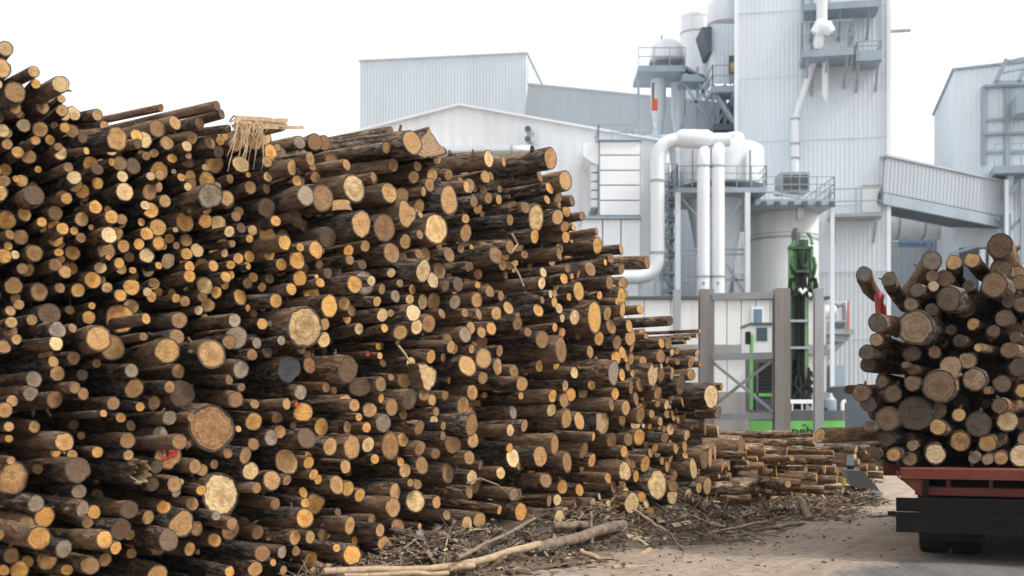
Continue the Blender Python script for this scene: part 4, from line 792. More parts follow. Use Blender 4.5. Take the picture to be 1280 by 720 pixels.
def log_geo(r, L, irr, seed, col, bark, big, hollow=False):
    """front end at the origin, axis along +Z; returns (bark verts, faces, lp, tint), (cut verts, faces, lp, tint)"""
    g_ = np.random.default_rng(int(seed*1e6)); n = 26 if big else 15
    th = np.arange(n)*2*np.pi/n; f = np.ones(n)
    for k in (2, 3, 4, 5, 7): f += irr*g_.normal()*((2.6 if k == 2 else 2.0)/k)*np.cos(k*th+g_.uniform(0, 6.3))
    f += g_.normal(0, .013 if big else .02, n)
    if big and g_.random() < .3: f *= 1-g_.uniform(.05, .2)*np.exp(-((((th-g_.uniform(0, 6.28)+np.pi) % (2*np.pi))-np.pi)/.35)**2)
    ts = np.array([0, .012, .05, .14, .3, .5, .75, 1.0] if big else [0, .02, .2, .55, 1.0])
    bend = g_.normal(0, .022, 2)*L; tap = g_.uniform(-.06, .14); tilt = g_.normal(0, .13, 2)
    bv = []; lp = []
    for i, t_ in enumerate(ts):
        q = f*(1-tap*t_)*r
        if i: q = q*(1+g_.normal(0, .03 if i > 1 else .012, n))*(1+(g_.normal(0, .03) if i > 1 else 0))
        if i == 0: q = q*.985
        x = q*np.cos(th)+bend[0]*t_*t_; y = q*np.sin(th)+bend[1]*t_*t_
        z = t_*L+(tilt[0]*q*np.cos(th)+tilt[1]*q*np.sin(th))*(1 if i < 2 else 0)
        bv.append(np.stack([x, y, z], 1))
    V = np.concatenate(bv); faces = []
    for i in range(len(ts)-1):
        for j in range(n):
            a = i*n+j; b = i*n+(j+1) % n; faces.append((a, a+n, b+n, b))
    faces.append(tuple((len(ts)-1)*n+j for j in range(n)))
    if big:                                             # stubs of cut branches
        ex = []; base_ = len(V)
        for s_ in range(g_.integers(0, 5)):
            zz_ = g_.uniform(.08, .9); a = g_.uniform(0, 6.28); d_ = np.array([np.cos(a), np.sin(a), -.35]); s0 = r*g_.uniform(.10, .2); c1 = np.array([np.cos(a)*r*.85, np.sin(a)*r*.85, zz_]); c2 = c1+d_*(r*.2+g_.uniform(.015, .06))
            tx = np.array([-np.sin(a), np.cos(a), 0]); ty = np.cross(d_, tx); ty /= np.linalg.norm(ty); b0 = base_+len(ex)
            for c_, k_ in ((c1, 1.5), (c2, .8)):
                for q_ in range(6): ex.append(c_+(tx*np.cos(q_*np.pi/3)+ty*np.sin(q_*np.pi/3))*s0*k_)
            faces += [(b0+q_, b0+(q_+1) % 6, b0+6+(q_+1) % 6, b0+6+q_) for q_ in range(6)]+[tuple(b0+6+q_ for q_ in range(6))]
        if ex: V = np.concatenate([V, np.array(ex)])
    T = np.tile(np.array([*bark, seed]), (len(V), 1)); LP = V.copy()
    rn = [1.0, .80, .62] if hollow else ([1.0, .9, .55] if big else [1.0, .85]); cv = []; cl = []
    if hollow: jag = g_.uniform(-.05, .09, n); bv[0][:, 2] += jag; V[:n, 2] += jag
    zoff = .35*L if hollow else 0
    for k, a in enumerate(rn):
        p = bv[0].copy(); c0 = p.mean(0); p = c0+(p-c0)*a
        if hollow and k == 2: p[:, 2] += .25
        if k: p[:, 2] += g_.normal(0, .0008, n)
        cv.append(p); cl.append(np.stack([p[:, 0], p[:, 1], np.full(n, a)], 1))
    c0 = bv[0].mean(0)[None]; c0 = c0+np.array([[0, 0, .6 if hollow else 0]]); cv.append(c0); cl.append(np.array([[c0[0, 0], c0[0, 1], 0]]))
    CV = np.concatenate(cv); cf = []
    for k in range(len(rn)-1):
        for j in range(n): cf.append((k*n+j, k*n+(j+1) % n, (k+1)*n+(j+1) % n, (k+1)*n+j))
    e = (len(rn)-1)*n
    for j in range(n): cf.append((e+j, e+(j+1) % n, len(CV)-1))
    CT = np.tile(np.array([*col, seed]), (len(CV), 1))
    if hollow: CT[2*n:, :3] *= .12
    return (V, faces, LP, T), (CV, [q[::-1] for q in cf], np.concatenate(cl), CT)

def raw_mesh(name, V, Fc, LP, T, mats, midx=None, smooth=None):
    me = bpy.data.meshes.new(name); me.from_pydata([tuple(v) for v in V], [], Fc)
    for m in mats: me.materials.append(m)
    a = me.attributes.new('lp', 'FLOAT_VECTOR', 'POINT'); a.data.foreach_set('vector', np.asarray(LP, np.float32).ravel())
    a = me.attributes.new('tint', 'FLOAT_COLOR', 'POINT'); a.data.foreach_set('color', np.asarray(T, np.float32).ravel())
    if midx is not None: me.polygons.foreach_set('material_index', midx)
    me.polygons.foreach_set('use_smooth', smooth if smooth is not None else [True]*len(Fc)); me.update(); return me

def frame(pos, d):                 # local z along d (into the stack), y up
    d = d.normalized(); x = Vector((0, 0, 1)).cross(d).normalized(); y = d.cross(x)
    return Matrix(((x.x, y.x, d.x, pos.x), (x.y, y.y, d.y, pos.y), (x.z, y.z, d.z, pos.z), (0, 0, 0, 1)))
BARKS = [(.105, .068, .042), (.072, .049, .033), (.135, .088, .054), (.09, .073, .057), (.145, .112, .085), (.125, .072, .038), (.058, .041, .03), (.165, .10, .055)]
def log_object(L_, label, group, name='log'):
    b, c = log_geo(L_['r'], L_['L'], L_['irr'], L_['seed'], L_['col'], L_['bark'], L_['big'], L_.get('hollow', False))
    o = bpy.data.objects.new(name, raw_mesh(name, *b, [M['bark']])); COL.objects.link(o); o.matrix_world = frame(L_['pos'], L_['dir'])
    tag(o, label, 'log', group)
    k = bpy.data.objects.new('cut_end', raw_mesh('cut_end', *c, [M['cut']], None, [False]*len(c[1]))); COL.objects.link(k); k.parent = o
    return o
def log_mass(logs, name, label, cat):
    Vs, Fs, LPs, Ts, mi, off, sm = [], [], [], [], [], 0, []
    for L_ in logs:
        for s, (V, Fc, LP, T) in enumerate(log_geo(L_['r'], L_['L'], L_['irr'], L_['seed'], L_['col'], L_['bark'], L_['big'])):
            m = np.array(frame(L_['pos'], L_['dir'])); Vs.append(V @ m[:3, :3].T+m[:3, 3]); LPs.append(LP); Ts.append(T)
            Fs += [tuple(i+off for i in q) for q in Fc]; mi += [s]*len(Fc); sm += [s == 0]*len(Fc); off += len(V)
    me = raw_mesh(name, np.concatenate(Vs), Fs, np.concatenate(LPs), np.concatenate(Ts), [M['bark'], M['cut']], mi, sm)
    o = bpy.data.objects.new(name, me); COL.objects.link(o); return tag(o, label, cat, None, 'stuff')
def vary(c, g_=rng):
    k = g_.uniform(.84, 1.14); w = g_.normal(0, .05); return (min(.8, c[0]*k), min(.8, c[1]*k*(1-w*.5)), c[2]*k*(1-w*1.5))

def readlogs(zones):
    out = []
    for ox, oy, s, txt in zones:
        for e in txt.split(';'):
            a = e.split(); x, y, r = ox+float(a[0])/s, oy+float(a[1])/s, float(a[2])/s
            if any((x-q[0])**2+(y-q[1])**2 < (.55*max(r, q[2]))**2 for q in out): continue
            out.append((x, y, r, a[3]))
    return out
hand = readlogs([ZA, ZB, ZC, ZD, ZE, ZF, ZG, ZH, ZI, ZJ])
logs = []
for x, y, rp, code in hand:
    rp *= 1.13 if x < 420 else 1.06
    sdv = .15-.10*min(1, max(0, x/900)); v = float(np.clip(rng.normal(0, sdv), -.3, .35))
    if x < 345 and 120 < y < 395: v -= .22
    if rp > 15: v += .06
    if y < 215 and x < 420: v += rng.uniform(-.1, .15)
    p = onface(x, y, v); r = rp/F*p.y*.98
    if p.z < r: p.z = r
    u, z, v = toface(p)
    logs.append(dict(u=u, z=z, v=v, r=r, code=code, px=(x, y, rp), hand=True))
# push overlapping neighbours a little apart
ua = np.array([l['u'] for l in logs]); za_ = np.array([l['z'] for l in logs]); ra = np.array([l['r'] for l in logs]); u0, z0_ = ua.copy(), za_.copy()
for it in range(25):
    du = ua[:, None]-ua[None]; dz = za_[:, None]-za_[None]; D = np.hypot(du, dz)+1e-9; ov = (ra[:, None]+ra[None])*.97-D; np.fill_diagonal(ov, 0); ov = np.clip(ov, 0, None)
    ua = ua+(du/D*ov*.22).sum(1); za_ = za_+(dz/D*ov*.22).sum(1)
    ua = np.clip(ua, u0-.6*ra, u0+.6*ra); za_ = np.maximum(np.clip(za_, z0_-.6*ra, z0_+.6*ra), ra)
D = np.hypot(ua[:, None]-ua[None], za_[:, None]-za_[None]); np.fill_diagonal(D, 9)
for i, l in enumerate(logs):
    l['u'], l['z'] = float(ua[i]), float(za_[i])
    gap = (D[i]-ra).min()
    if gap < l['r']: l['r'] = max(.90*l['r'], gap)
# filler logs further back, packed into what is left of the face
poly = [(-700, 20), (0, 78), (45, 112), (90, 145), (130, 165), (270, 160), (390, 172), (500, 186), (560, 204), (690, 222), (706, 262), (722, 300), (756, 330), (780, 352), (786, 408), (850, 430), (862, 480), (888, 545), (1000, 565), (1058, 590), (1060, 760), (-700, 2400)]
def inside(x, y):
    c = False
    for (x1, y1), (x2, y2) in zip(poly, poly[1:]+poly[:1]):
        if (y1 > y) != (y2 > y) and x < (x2-x1)*(y-y1)/(y2-y1)+x1: c = not c
    return c
cu = [l['u'] for l in logs]; cz = [l['z'] for l in logs]; cr = [l['r'] for l in logs]
CU = np.zeros(4000); CZ = np.zeros(4000); CR = np.zeros(4000); nC = len(cu); CU[:nC] = cu; CZ[:nC] = cz; CR[:nC] = cr
TRY = 24000
for k in range(TRY):
    u = rng.uniform(-8.2, 11.2); z = rng.uniform(.03, 4.3); v = -rng.uniform(.3, 1.0)
    d = (np.hypot(CU[:nC]-u, CZ[:nC]-z)-CR[:nC]).min(); d = min(d, z)
    want = float(np.clip(rng.lognormal(math.log(.075), .35), .035, .15))*(1 if k < TRY*.6 else .7)
    if d < (.04 if k < TRY*.6 else .026): continue
    if u > 4.2: v = -rng.uniform(.04, .34)
    p = B0+U3*u+N3*v; p.z = z; q = pix(p)
    if q[0] < 420 and q[1] > 395 and rng.random() < .5: continue
    if q[0] < 360 and 130 < q[1] < 390: v = -rng.uniform(.14, .48); p = B0+U3*u+N3*v; p.z = z; q = pix(p)
    if not inside(q[0], q[1]-3): continue
    want *= 1.5 if u > 6.2 and z < 1.3 else 1
    r = min(want, d); CU[nC], CZ[nC], CR[nC] = u, z, r; nC += 1
    zone = 'ootpm' if q[0] < 340 and 130 < q[1] < 400 else ('ttmmpo' if q[0] > 420 else 'mmgbto')
    logs.append(dict(u=u, z=z, v=v, r=r, code=rnd.choice(zone), px=(q[0], q[1], r*F/p.y), hand=False))
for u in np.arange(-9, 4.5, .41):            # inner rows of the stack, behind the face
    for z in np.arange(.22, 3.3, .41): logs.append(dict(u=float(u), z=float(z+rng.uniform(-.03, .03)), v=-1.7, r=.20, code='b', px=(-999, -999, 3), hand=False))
def finish(l, base, yaw_sd, pit_sd, L_):
    yw = R(float(np.clip(rng.normal(0, yaw_sd), -1.6*yaw_sd, 1.6*yaw_sd))); pt = R(rng.normal(0, pit_sd)); d = Matrix.Rotation(yw, 3, 'Z') @ base; d = (d+Vector((0, 0, math.tan(pt)))).normalized()
    l['dir'] = d; l['L'] = L_; l['seed'] = float(rng.uniform(.001, .999)); l['big'] = l['px'][2] > 9.5 and l['hand']
    l['irr'] = float(rng.choice([.012, .022, .04], p=[.45, .4, .15]))*(1.3 if l['px'][2] > 16 else 1)
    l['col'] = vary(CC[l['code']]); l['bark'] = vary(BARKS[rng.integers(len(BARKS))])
for l in logs:
    l['pos'] = B0+U3*l['u']+N3*l['v']+Vector((0, 0, l['z']))
    far = l['u'] > 6
    fx = min(1, max(0, (l['px'][0]-230)/330)); fy = min(1, max(0, (l['px'][1]-380)/160))
    a0 = -37-7*fy; a0 = a0+(-50-a0)*fx
    if l['hand'] and l['px'][0] > 110 and l['px'][1] < 205+.06*max(0, l['px'][0]-300): a0 = -54
    a0 = R(a0); bd = Vector((math.sin(a0), math.cos(a0), 0))
    finish(l, bd, 4.0 if l['hand'] else 2.5, 1.8, rng.uniform(2.8, 3.6) if not far else rng.uniform(2.2, 4.0))
    if l['z'] - l['r'] < .25: l['dir'].z = abs(l['dir'].z)*.5
for l in logs:                      # the low pile behind the trailer is older, paler wood
    if l['u'] > 6.2 and l['z'] < 1.35: l['bark'] = vary((.26, .18, .115)); l['col'] = tuple(min(.75, q*1.15) for q in l['col']); a0 = R(rng.normal(-70, 5)); l['dir'] = Vector((math.sin(a0), math.cos(a0), rng.normal(0, .02))).normalized(); l['pos'] = l['pos']-l['dir']*rng.uniform(-.5, .06); l['L'] += 1
for l in logs:                      # shade painted into the bark colour, deepening towards the left of the stack
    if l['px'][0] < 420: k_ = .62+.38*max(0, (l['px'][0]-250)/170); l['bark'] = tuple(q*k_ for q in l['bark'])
SPEC = {  # photo position -> wording, and how neighbours refer to it
 (382, 404): ('largest pale orange log face in the middle of the stack', 'largest pale orange face'), (261, 533): ('very large ochre log face low in the left half of the stack', 'very large ochre face'),
 (289, 616): ('very large cream log face low in the left half of the stack', 'very large cream face'), (17, 601): ('large ochre log face at the left edge, low down', 'ochre face at the left edge'),
 (447, 232): ('thickest cream log jutting out in the upper middle of the stack', 'thickest jutting cream log'), (452, 279): ('thick tan log jutting out just below the thickest cream log', 'thick jutting tan log'),
 (205, 576): ('log end with a red spray mark, low at the left', 'red sprayed log end'), (359, 455): ('blackened log end in the middle of the stack', 'blackened log end'), (550, 287): ('large flared cream log end in the upper middle of the stack', 'flared cream end'),
 (554, 253): ('wide tan log face just above the large flared cream end', 'wide tan face'), (670, 263): ('broad pale log end near the upper right skyline of the stack', 'broad pale skyline log'), (740, 395): ('largest orange log end at the right end of the stack', 'largest right-hand orange end'),
 (271, 439): ('thick tan log end in the left middle of the stack, under the orange bundle', 'thick tan left-middle end'), (149, 168): ('thick tan log end under the upper left skyline', 'thick tan skyline end'),
 (7, 61): ('topmost log at the upper left edge against the sky', 'topmost log'), (74, 107): ('cream log end standing out on the left skyline', 'cream left skyline end'), (16, 267): ('orange log end nearest the left edge, a third down the stack', 'left-edge orange end'),
 (889, 496): ('pale slanting log end poking out at the right, level with the rack brace', 'pale end by the rack brace'), (487, 558): ('largest brown rotten-hearted log end low in the middle of the stack', 'rotten-hearted brown end'),
 (272, 251): ('grey weathered log end in the upper left of the stack', 'grey upper left end'), (838, 401): ('lone dark log jutting out level at the right end of the stack', 'lone dark jutting log'), (809, 328): ('brown log jutting furthest right against the white pipes', 'log jutting against the pipes'),
 (600, 526): ('wide orange log end right of centre, low in the stack', 'wide orange low end'), (583, 657): ('pale log end lowest beside the litter mound', 'pale end by the litter'), (156, 290): ('thick cream log end amid the orange bundle', 'cream end in the orange bundle'), (230, 268): ('broad orange log end topping the orange bundle', 'broad orange bundle end'), (818, 600): ('tall pale log end at the right foot of the stack', 'tall pale foot end'), (693, 207): ('tan log end crowning the right shoulder of the stack', 'right shoulder log'), (130, 310): ('brown wide log end left of the bundle centre', 'wide brown bundle end'), (981, 612): ('largest pale end in the low pile', 'largest pale low-pile end'), (57, 677): ('orange log end at the bottom left corner', 'bottom left orange end')}
cand = sorted([l for l in logs if l['hand'] and -5 < l['px'][0] < 1285 and l['px'][1] < 722], key=lambda l: -l['px'][2])
solo = cand[:300]; used = set()
SZ = ((20, 'very thick'), (14, 'thick'), (10, 'medium'), (0, 'slim'))
solo_ids = {id(l) for l in solo}
OCT = ('right of', 'above right of', 'above', 'above left of', 'left of', 'below left of', 'below', 'below right of'); ORD = ('nearest', 'second', 'third', 'fourth', 'fifth', 'sixth', 'seventh', 'eighth', 'ninth', 'tenth', 'eleventh', 'twelfth')
def wording(items, spec, tol, tail=''):
    """label every log by its look and by where it lies from the nearest landmark log"""
    land = []; rest_ = []; taken = set()
    for l in items:
        x, y, rp = l['px']; hit = min(((abs(k[0]-x)+abs(k[1]-y), k) for k in spec if k not in taken), default=(99, None))
        if hit[0] < tol: taken.add(hit[1]); l['label'] = spec[hit[1]][0]; land.append((x, y, spec[hit[1]][1]))
        else: rest_.append(l)
    keys = {}
    for l in rest_:
        x, y, rp = l['px']; d, lx, ly, nm = min((math.hypot(x-a, y-b), a, b, s) for a, b, s in land)
        oc = OCT[int(round(math.degrees(math.atan2(ly-y, x-lx))/45)) % 8]; sz = next(w for s, w in SZ if rp >= s)
        keys.setdefault((sz, CW[l['code']], oc, nm), []).append((d, id(l), l))
    for (sz, cw, oc, nm), ls in keys.items():
        for k, (d, _, l) in enumerate(sorted(ls)):
            l['label'] = ('%s %s log end %s the %s%s' % (sz, cw, oc, nm, tail)) if len(ls) == 1 else ('%s %s %s log end %s the %s%s' % (ORD[min(k, 11)], sz, cw, oc, nm, tail))
wording(solo, SPEC, 9)
for l in solo:
    x, y, rp = l['px']; lab = l['label']
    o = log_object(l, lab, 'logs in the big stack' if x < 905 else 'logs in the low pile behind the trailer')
    if abs(x-205) < 5 and abs(y-576) < 5:
        m = MB(); s = .1
        for a, b in (((-.9, .5), (-.5, .9)), ((-.5, .9), (-.45, .4)), ((-.45, .4), (0, .75)), ((0, .75), (.1, .95)), ((.1, .9), (.7, .85)), ((.7, .85), (.25, .5)), ((-.9, .3), (-.2, .15)), ((-.2, .15), (.6, -.2))):
            m.bar((a[0]*l['r']*.8, a[1]*l['r']*.8, -.016), (b[0]*l['r']*.8, b[1]*l['r']*.8, -.016), .018, .006)
        m.build('spray_mark', M['spray'], o)
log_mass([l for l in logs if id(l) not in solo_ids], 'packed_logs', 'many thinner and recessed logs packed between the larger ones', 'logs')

# ---------- oddly shaped pieces: outline read from the photo, real thickness along the log direction
def slab(pts, v, L_, label, col, bark, name='log', ends=True):
    c = onface(sum(p[0] for p in pts)/len(pts), sum(p[1] for p in pts)/len(pts), v); mat = frame(c, -N3); inv = mat.inverted()
    out = [inv @ onface(x, y, v) for x, y in pts]; out = [Vector((p.x, p.y, 0)) for p in out]
    fine = []
    for a, b in zip(out, out[1:]+out[:1]):
        for k in range(4): q = a.lerp(b, k/4); fine.append(q+Vector((rnd.uniform(-.008, .008), rnd.uniform(-.008, .008), rnd.uniform(-.001, .001))))
    area = sum(a.x*b.y-b.x*a.y for a, b in zip(fine, fine[1:]+fine[:1]))
    if area < 0: fine.reverse()
    n = len(fine); seed = rnd.random(); V = []; 
    for t_ in (0, .1, .4, 1): V += [(p.x*(1-.25*t_), p.y*(1-.25*t_), p.z+t_*L_) for p in fine]
    Fc = [(i*n+j, (i+1)*n+j, (i+1)*n+(j+1) % n, i*n+(j+1) % n) for i in range(3) for j in range(n)]+[tuple(3*n+j for j in range(n))]
    V = np.array(V); o = bpy.data.objects.new(name, raw_mesh(name, V, Fc, V, np.tile([*bark, seed], (len(V), 1)), [M['bark']])); COL.objects.link(o); o.matrix_world = mat
    tag(o, label, 'log', 'logs in the big stack')
    CV = [tuple(p) for p in fine]+[(p.x*.6, p.y*.6, p.z) for p in fine]+[(0, 0, 0)]
    LP = [(p.x, p.y, 1) for p in fine]+[(p.x*.6, p.y*.6, .6) for p in fine]+[(0, 0, 0)]
    Fc = [((j+1) % n, j, n+j, n+(j+1) % n) for j in range(n)]+[(n+(j+1) % n, n+j, 2*n) for j in range(n)]
    k = bpy.data.objects.new('cut_end', raw_mesh('cut_end', np.array(CV), Fc, np.array(LP), np.tile([*col, seed], (len(CV), 1)), [M['cut']], None, [False]*len(Fc))); COL.objects.link(k); k.parent = o
    return o
zd = lambda *q: [(280+x/3.0, 130+y/3.0) for x, y in q]; ze = lambda *q: [(280+x/3.131, 350+y/3.131) for x, y in q]
slab(zd((712, 185), (733, 130), (752, 112), (765, 86), (778, 108), (792, 125), (812, 155), (838, 172), (832, 192), (790, 198), (750, 208)), .12, .7, 'jagged triangular stump standing up on the skyline of the stack', (.40, .27, .15), (.10, .07, .05))
slab(ze((760, 326), (788, 325), (815, 340), (833, 356), (832, 392), (818, 420), (797, 440), (780, 420), (774, 395), (762, 352)), .10, 2.2, 'pale kidney-shaped log end in the middle of the stack', (.66, .45, .22), (.08, .055, .04))
slab([(560+x/2.25, 400+y/2.25) for x, y in ((560, 150), (572, 118), (580, 135), (592, 128), (590, 165), (580, 190), (566, 186))], .08, 2.4, 'upright pale split log end near the right end of the stack', (.64, .44, .23), (.08, .055, .04))
slab(zd((402, 362), (470, 358), (482, 398), (404, 400)), .03, 2.0, 'orange wedge of sawn wood under the scratched cream log', (.50, .29, .12), (.30, .18, .09))
slab([(560+x/2.25, 400+y/2.25) for x, y in ((415, 262), (448, 258), (446, 300), (432, 322), (416, 310))], .05, 2.0, 'tall tan split log face right of centre in the stack', (.46, .30, .16), (.08, .055, .04))
# hollow broken log
p = onface(178, 590, .12); hl = dict(r=42/2.6656/F*p.y, L=3.0, irr=.06, seed=.4242, col=(.5, .36, .22), bark=(.075, .05, .035), big=True, hollow=True, pos=p, dir=(-N3+Vector((0, 0, .03))).normalized())
log_object(hl, 'hollow broken dark log with jagged pale rim, low at the left', 'logs in the big stack')
# long logs lying along the top edge, seen from the side
for (x, y, rp, v, yw, pt, code, lab) in ((607, 165-0, 0, 0, 0, 0, 'm', ''),):
    pass
# splintered log with hanging fibres
p = onface(352, 156, .10); sl_ = dict(r=.055, L=1.9, irr=.05, seed=.3131, col=(.55, .42, .26), bark=(.36, .26, .165), big=True, pos=p, dir=(-N3+U3*.12+Vector((0, 0, .02))).normalized())
o = log_object(sl_, 'splintered pale log with stripped fibres hanging, on top of the stack', 'logs in the big stack')
m = MB(); io = frame(sl_['pos'], sl_['dir']).inverted()
for k in range(46):
    x0, y0 = rnd.uniform(286, 326), rnd.uniform(149, 163); x1 = x0+rnd.uniform(-16, 14); y1 = y0+rnd.uniform(12, 58)*(1 if 292 < x0 < 322 else .5); v0 = rnd.uniform(.15, .35)
    a, b = onface(x0, y0, v0-.15), onface(x1, y1, v0); c_ = (a+b)/2+N3*rnd.uniform(.02, .12)+Vector((0, 0, rnd.uniform(0, .05)))
    m.tube([io @ q for q in (a, (a+c_)/2+Vector((0, 0, .02)), c_, b)], [rnd.uniform(.003, .008)]*3+[.0015], 4)
for k in range(7):
    a, b = onface(rnd.uniform(285, 310), rnd.uniform(147, 160), .1), onface(rnd.uniform(330, 385), rnd.uniform(146, 160), rnd.uniform(.1, .2)); m.bar(io @ a, io @ b, rnd.uniform(.02, .045), .012)
m.build('splinters', M['splint'], o)
# ------------------------------------------------------------------ load on the trailer
T1 = (1040, 290, 3.429, '''138 180 35 g;245 202 33 g;428 122 45 g;520 138 35 o;600 120 35 o;725 75 55 m;720 140 45 m;360 255 32 g;430 190 28 m;485 190 38 m;435 232 25 t;495 288 57 m;580 310 45 m;585 232 25 b;685 242 58 m;755 295 30 b;815 310 38 m;805 215 35 m;340 315 32 m;430 330 28 b;195 398 45 g;358 402 78 T;190 455 30 t;150 515 35 g;605 395 28 o;695 420 28 m;735 372 38 m;785 450 26 m;760 505 38 m;545 465 28 b;618 505 20 o;340 515 38 m;440 515 28 m;575 535 40 t;530 573 48 t;605 620 52 t;730 650 40 m;345 590 24 m;345 648 36 m;468 660 75 m;215 645 28 m;125 690 40 m;260 690 38 m;665 680 18 o;818 680 32 o;800 580 40 b;310 570 15 m''')
T2 = (1000, 480, 3.0, '''325 125 48 m;258 160 22 m;440 110 65 b;515 155 33 o;600 118 27 o;505 100 35 m;665 150 50 g;778 140 42 p;750 82 32 m;600 215 40 o;703 222 35 o;508 262 42 p;420 232 22 t;350 265 28 o;410 288 30 p;653 278 22 g;705 282 24 t;762 276 28 o;825 262 45 p;835 215 25 t;320 205 30 b;290 265 22 b;293 320 17 m;265 85 30 g''')
TC = {'o': (.58, .36, .15), 't': (.42, .29, .17), 'p': (.62, .46, .25), 'm': (.22, .145, .088), 'g': (.16, .13, .10), 'b': (.09, .065, .045), 'T': (.30, .205, .12)}
load = []
for x, y, rp, code in readlogs([T1, T2]):
    dep = 12.25+rng.normal(0, .10)+(.0 if rp > 16 else .08)
    if x < 1110: dep += .1
    p = P(x, y, dep); r = rp/F*dep*.97; load.append(dict(x=p.x, z=max(p.z, .935+r), r=r, d=dep, code=code, px=(x, y, rp), hand=True))
xa_ = np.array([l['x'] for l in load]); zz = np.array([l['z'] for l in load]); ra = np.array([l['r'] for l in load]); x0_, z0_ = xa_.copy(), zz.copy()
for it in range(25):
    du = xa_[:, None]-xa_[None]; dz = zz[:, None]-zz[None]; D = np.hypot(du, dz)+1e-9; ov = np.clip((ra[:, None]+ra[None])*.97-D, 0, None); np.fill_diagonal(ov, 0)
    xa_ = xa_+(du/D*ov*.22).sum(1); zz = zz+(dz/D*ov*.22).sum(1); xa_ = np.clip(xa_, x0_-.5*ra, x0_+.5*ra); zz = np.clip(zz, z0_-.5*ra, z0_+.5*ra); zz = np.maximum(zz, .935+ra)
for i, l in enumerate(load): l['x'], l['z'] = float(xa_[i]), float(zz[i])
LX = np.zeros(900); LZ = np.zeros(900); LR = np.zeros(900); nL = len(load); LX[:nL] = xa_; LZ[:nL] = zz; LR[:nL] = ra
for k in range(5000):
    x = rng.uniform(3.75, 6.75); z = rng.uniform(.97, 3.05); top = 2.35+.75*min(1, (x-3.7)/1.1)-.35*max(0, x-5.9)
    if z > top: continue
    d = min((np.hypot(LX[:nL]-x, LZ[:nL]-z)-LR[:nL]).min(), z-.935)
    if d < (.06 if k < 3500 else .045): continue
    r = min(float(np.clip(rng.lognormal(math.log(.10), .35), .045, .2)), d); dep = 12.5+rng.uniform(.2, 1.0); LX[nL], LZ[nL], LR[nL] = x, z, r; nL += 1
    q = pix(Vector((x, dep, z))); load.append(dict(x=x, z=z, r=r, d=dep, code=rnd.choice('mmgbbt'), px=(q[0], q[1], r*F/dep), hand=False))
for x in np.arange(4.6, 7.0, .38):           # inner rows of the load
    for z in np.arange(1.15, 2.7, .38): load.append(dict(x=float(x), z=float(z), r=.185, d=13.5, code='b', px=(1400, 400, 5), hand=False))
base = Vector((math.sin(R(24)), math.cos(R(24)), 0)); rest = []
TS = {(1144, 407): ('largest ochre oval log end on the trailer load', 'largest ochre oval'), (1080, 342): ('grey log sticking out at the upper left of the trailer load', 'grey upper left log'), (1251, 312): ('topmost log on the trailer load', 'topmost loaded log'),
      (1165, 326): ('round grey log end on the skyline of the trailer load', 'round grey skyline end'), (1076, 491): ('log jutting lowest left beside the red stake', 'log jutting lowest left'), (1169, 567): ('large cream log end at the bottom of the load', 'large cream bottom end'),
      (1259, 527): ('brightest cream round log end near the right edge of the load', 'brightest cream end'), (1177, 482): ('huge brown oval log end in the middle of the load', 'huge brown oval'), (1275, 567): ('large cream log end at the bottom right of the load', 'cream bottom right end')}
solo_t = []
for l in load:
    l['pos'] = Vector((l['x'], l['d'], l['z'])); yaw = 8 if l['px'][0] < 1130 else 6
    finish(l, base if l['px'][0] > 1110 else (base+Vector((.12, 0, 0))).normalized(), yaw if l['hand'] else 3, 2.0, rng.uniform(2.6, 3.4)); l['col'] = vary(TC[l['code']]); l['bark'] = tuple(q*.8 for q in l['bark'])
    if l['z'] < 1.25: l['dir'].z = abs(l['dir'].z)
    if not l['hand'] or l['px'][0] > 1290: rest.append(l); continue
    l['big'] = True; solo_t.append(l)
wording(solo_t, TS, 9, ' on the trailer')
for l in solo_t: log_object(l, l['label'], 'logs loaded on the trailer')
log_mass(rest, 'loaded_logs', 'dark recessed logs filling the trailer load between the larger ends', 'logs')
p = P(1025, 544.5, 12.9); l = dict(r=10/F*12.9, L=2.4, irr=.02, seed=.777, col=(.62, .42, .19), bark=(.20, .125, .065), big=True, pos=p, dir=Vector((.93, .36, .01)).normalized())
log_object(l, 'straight brown log poking out sideways from the left of the load', 'logs loaded on the trailer')

# ------------------------------------------------------------------ pale distant log stack seen under the load
far = []
for k in range(70):
    x = rng.uniform(1068, 1108); y = rng.uniform(555, 606); rp = rng.uniform(3, 5.5)
    if any((x-q[0])**2+(y-q[1])**2 < (.85*(rp+q[2]))**2 for q in far): continue
    far.append((x, y, rp))
st = []
for x, y, rp in far:
    p = P(x, y, 25.5); l = dict(px=(x, y, rp), hand=False, code='o', r=rp/F*25.5, pos=p, u=0); finish(l, Vector((-.8, .6, 0)), 2, 1, 3); l['col'] = vary((.6, .42, .22)); st.append(l)
log_mass(st, 'distant_logs', 'small pale log stack seen between low pile and trailer', 'logs')
st = []
for k in range(160):
    x = rng.uniform(640, 1000); y = rng.uniform(560, 602); p = P(x, y, 24+rng.uniform(0, 1)); l = dict(px=(x, y, 4), hand=False, code='o', r=rng.uniform(.05, .1), pos=p, u=0)
    if p.z < .05: continue
    finish(l, Vector((-.8, .6, 0)), 2, 1, 3); st.append(l)

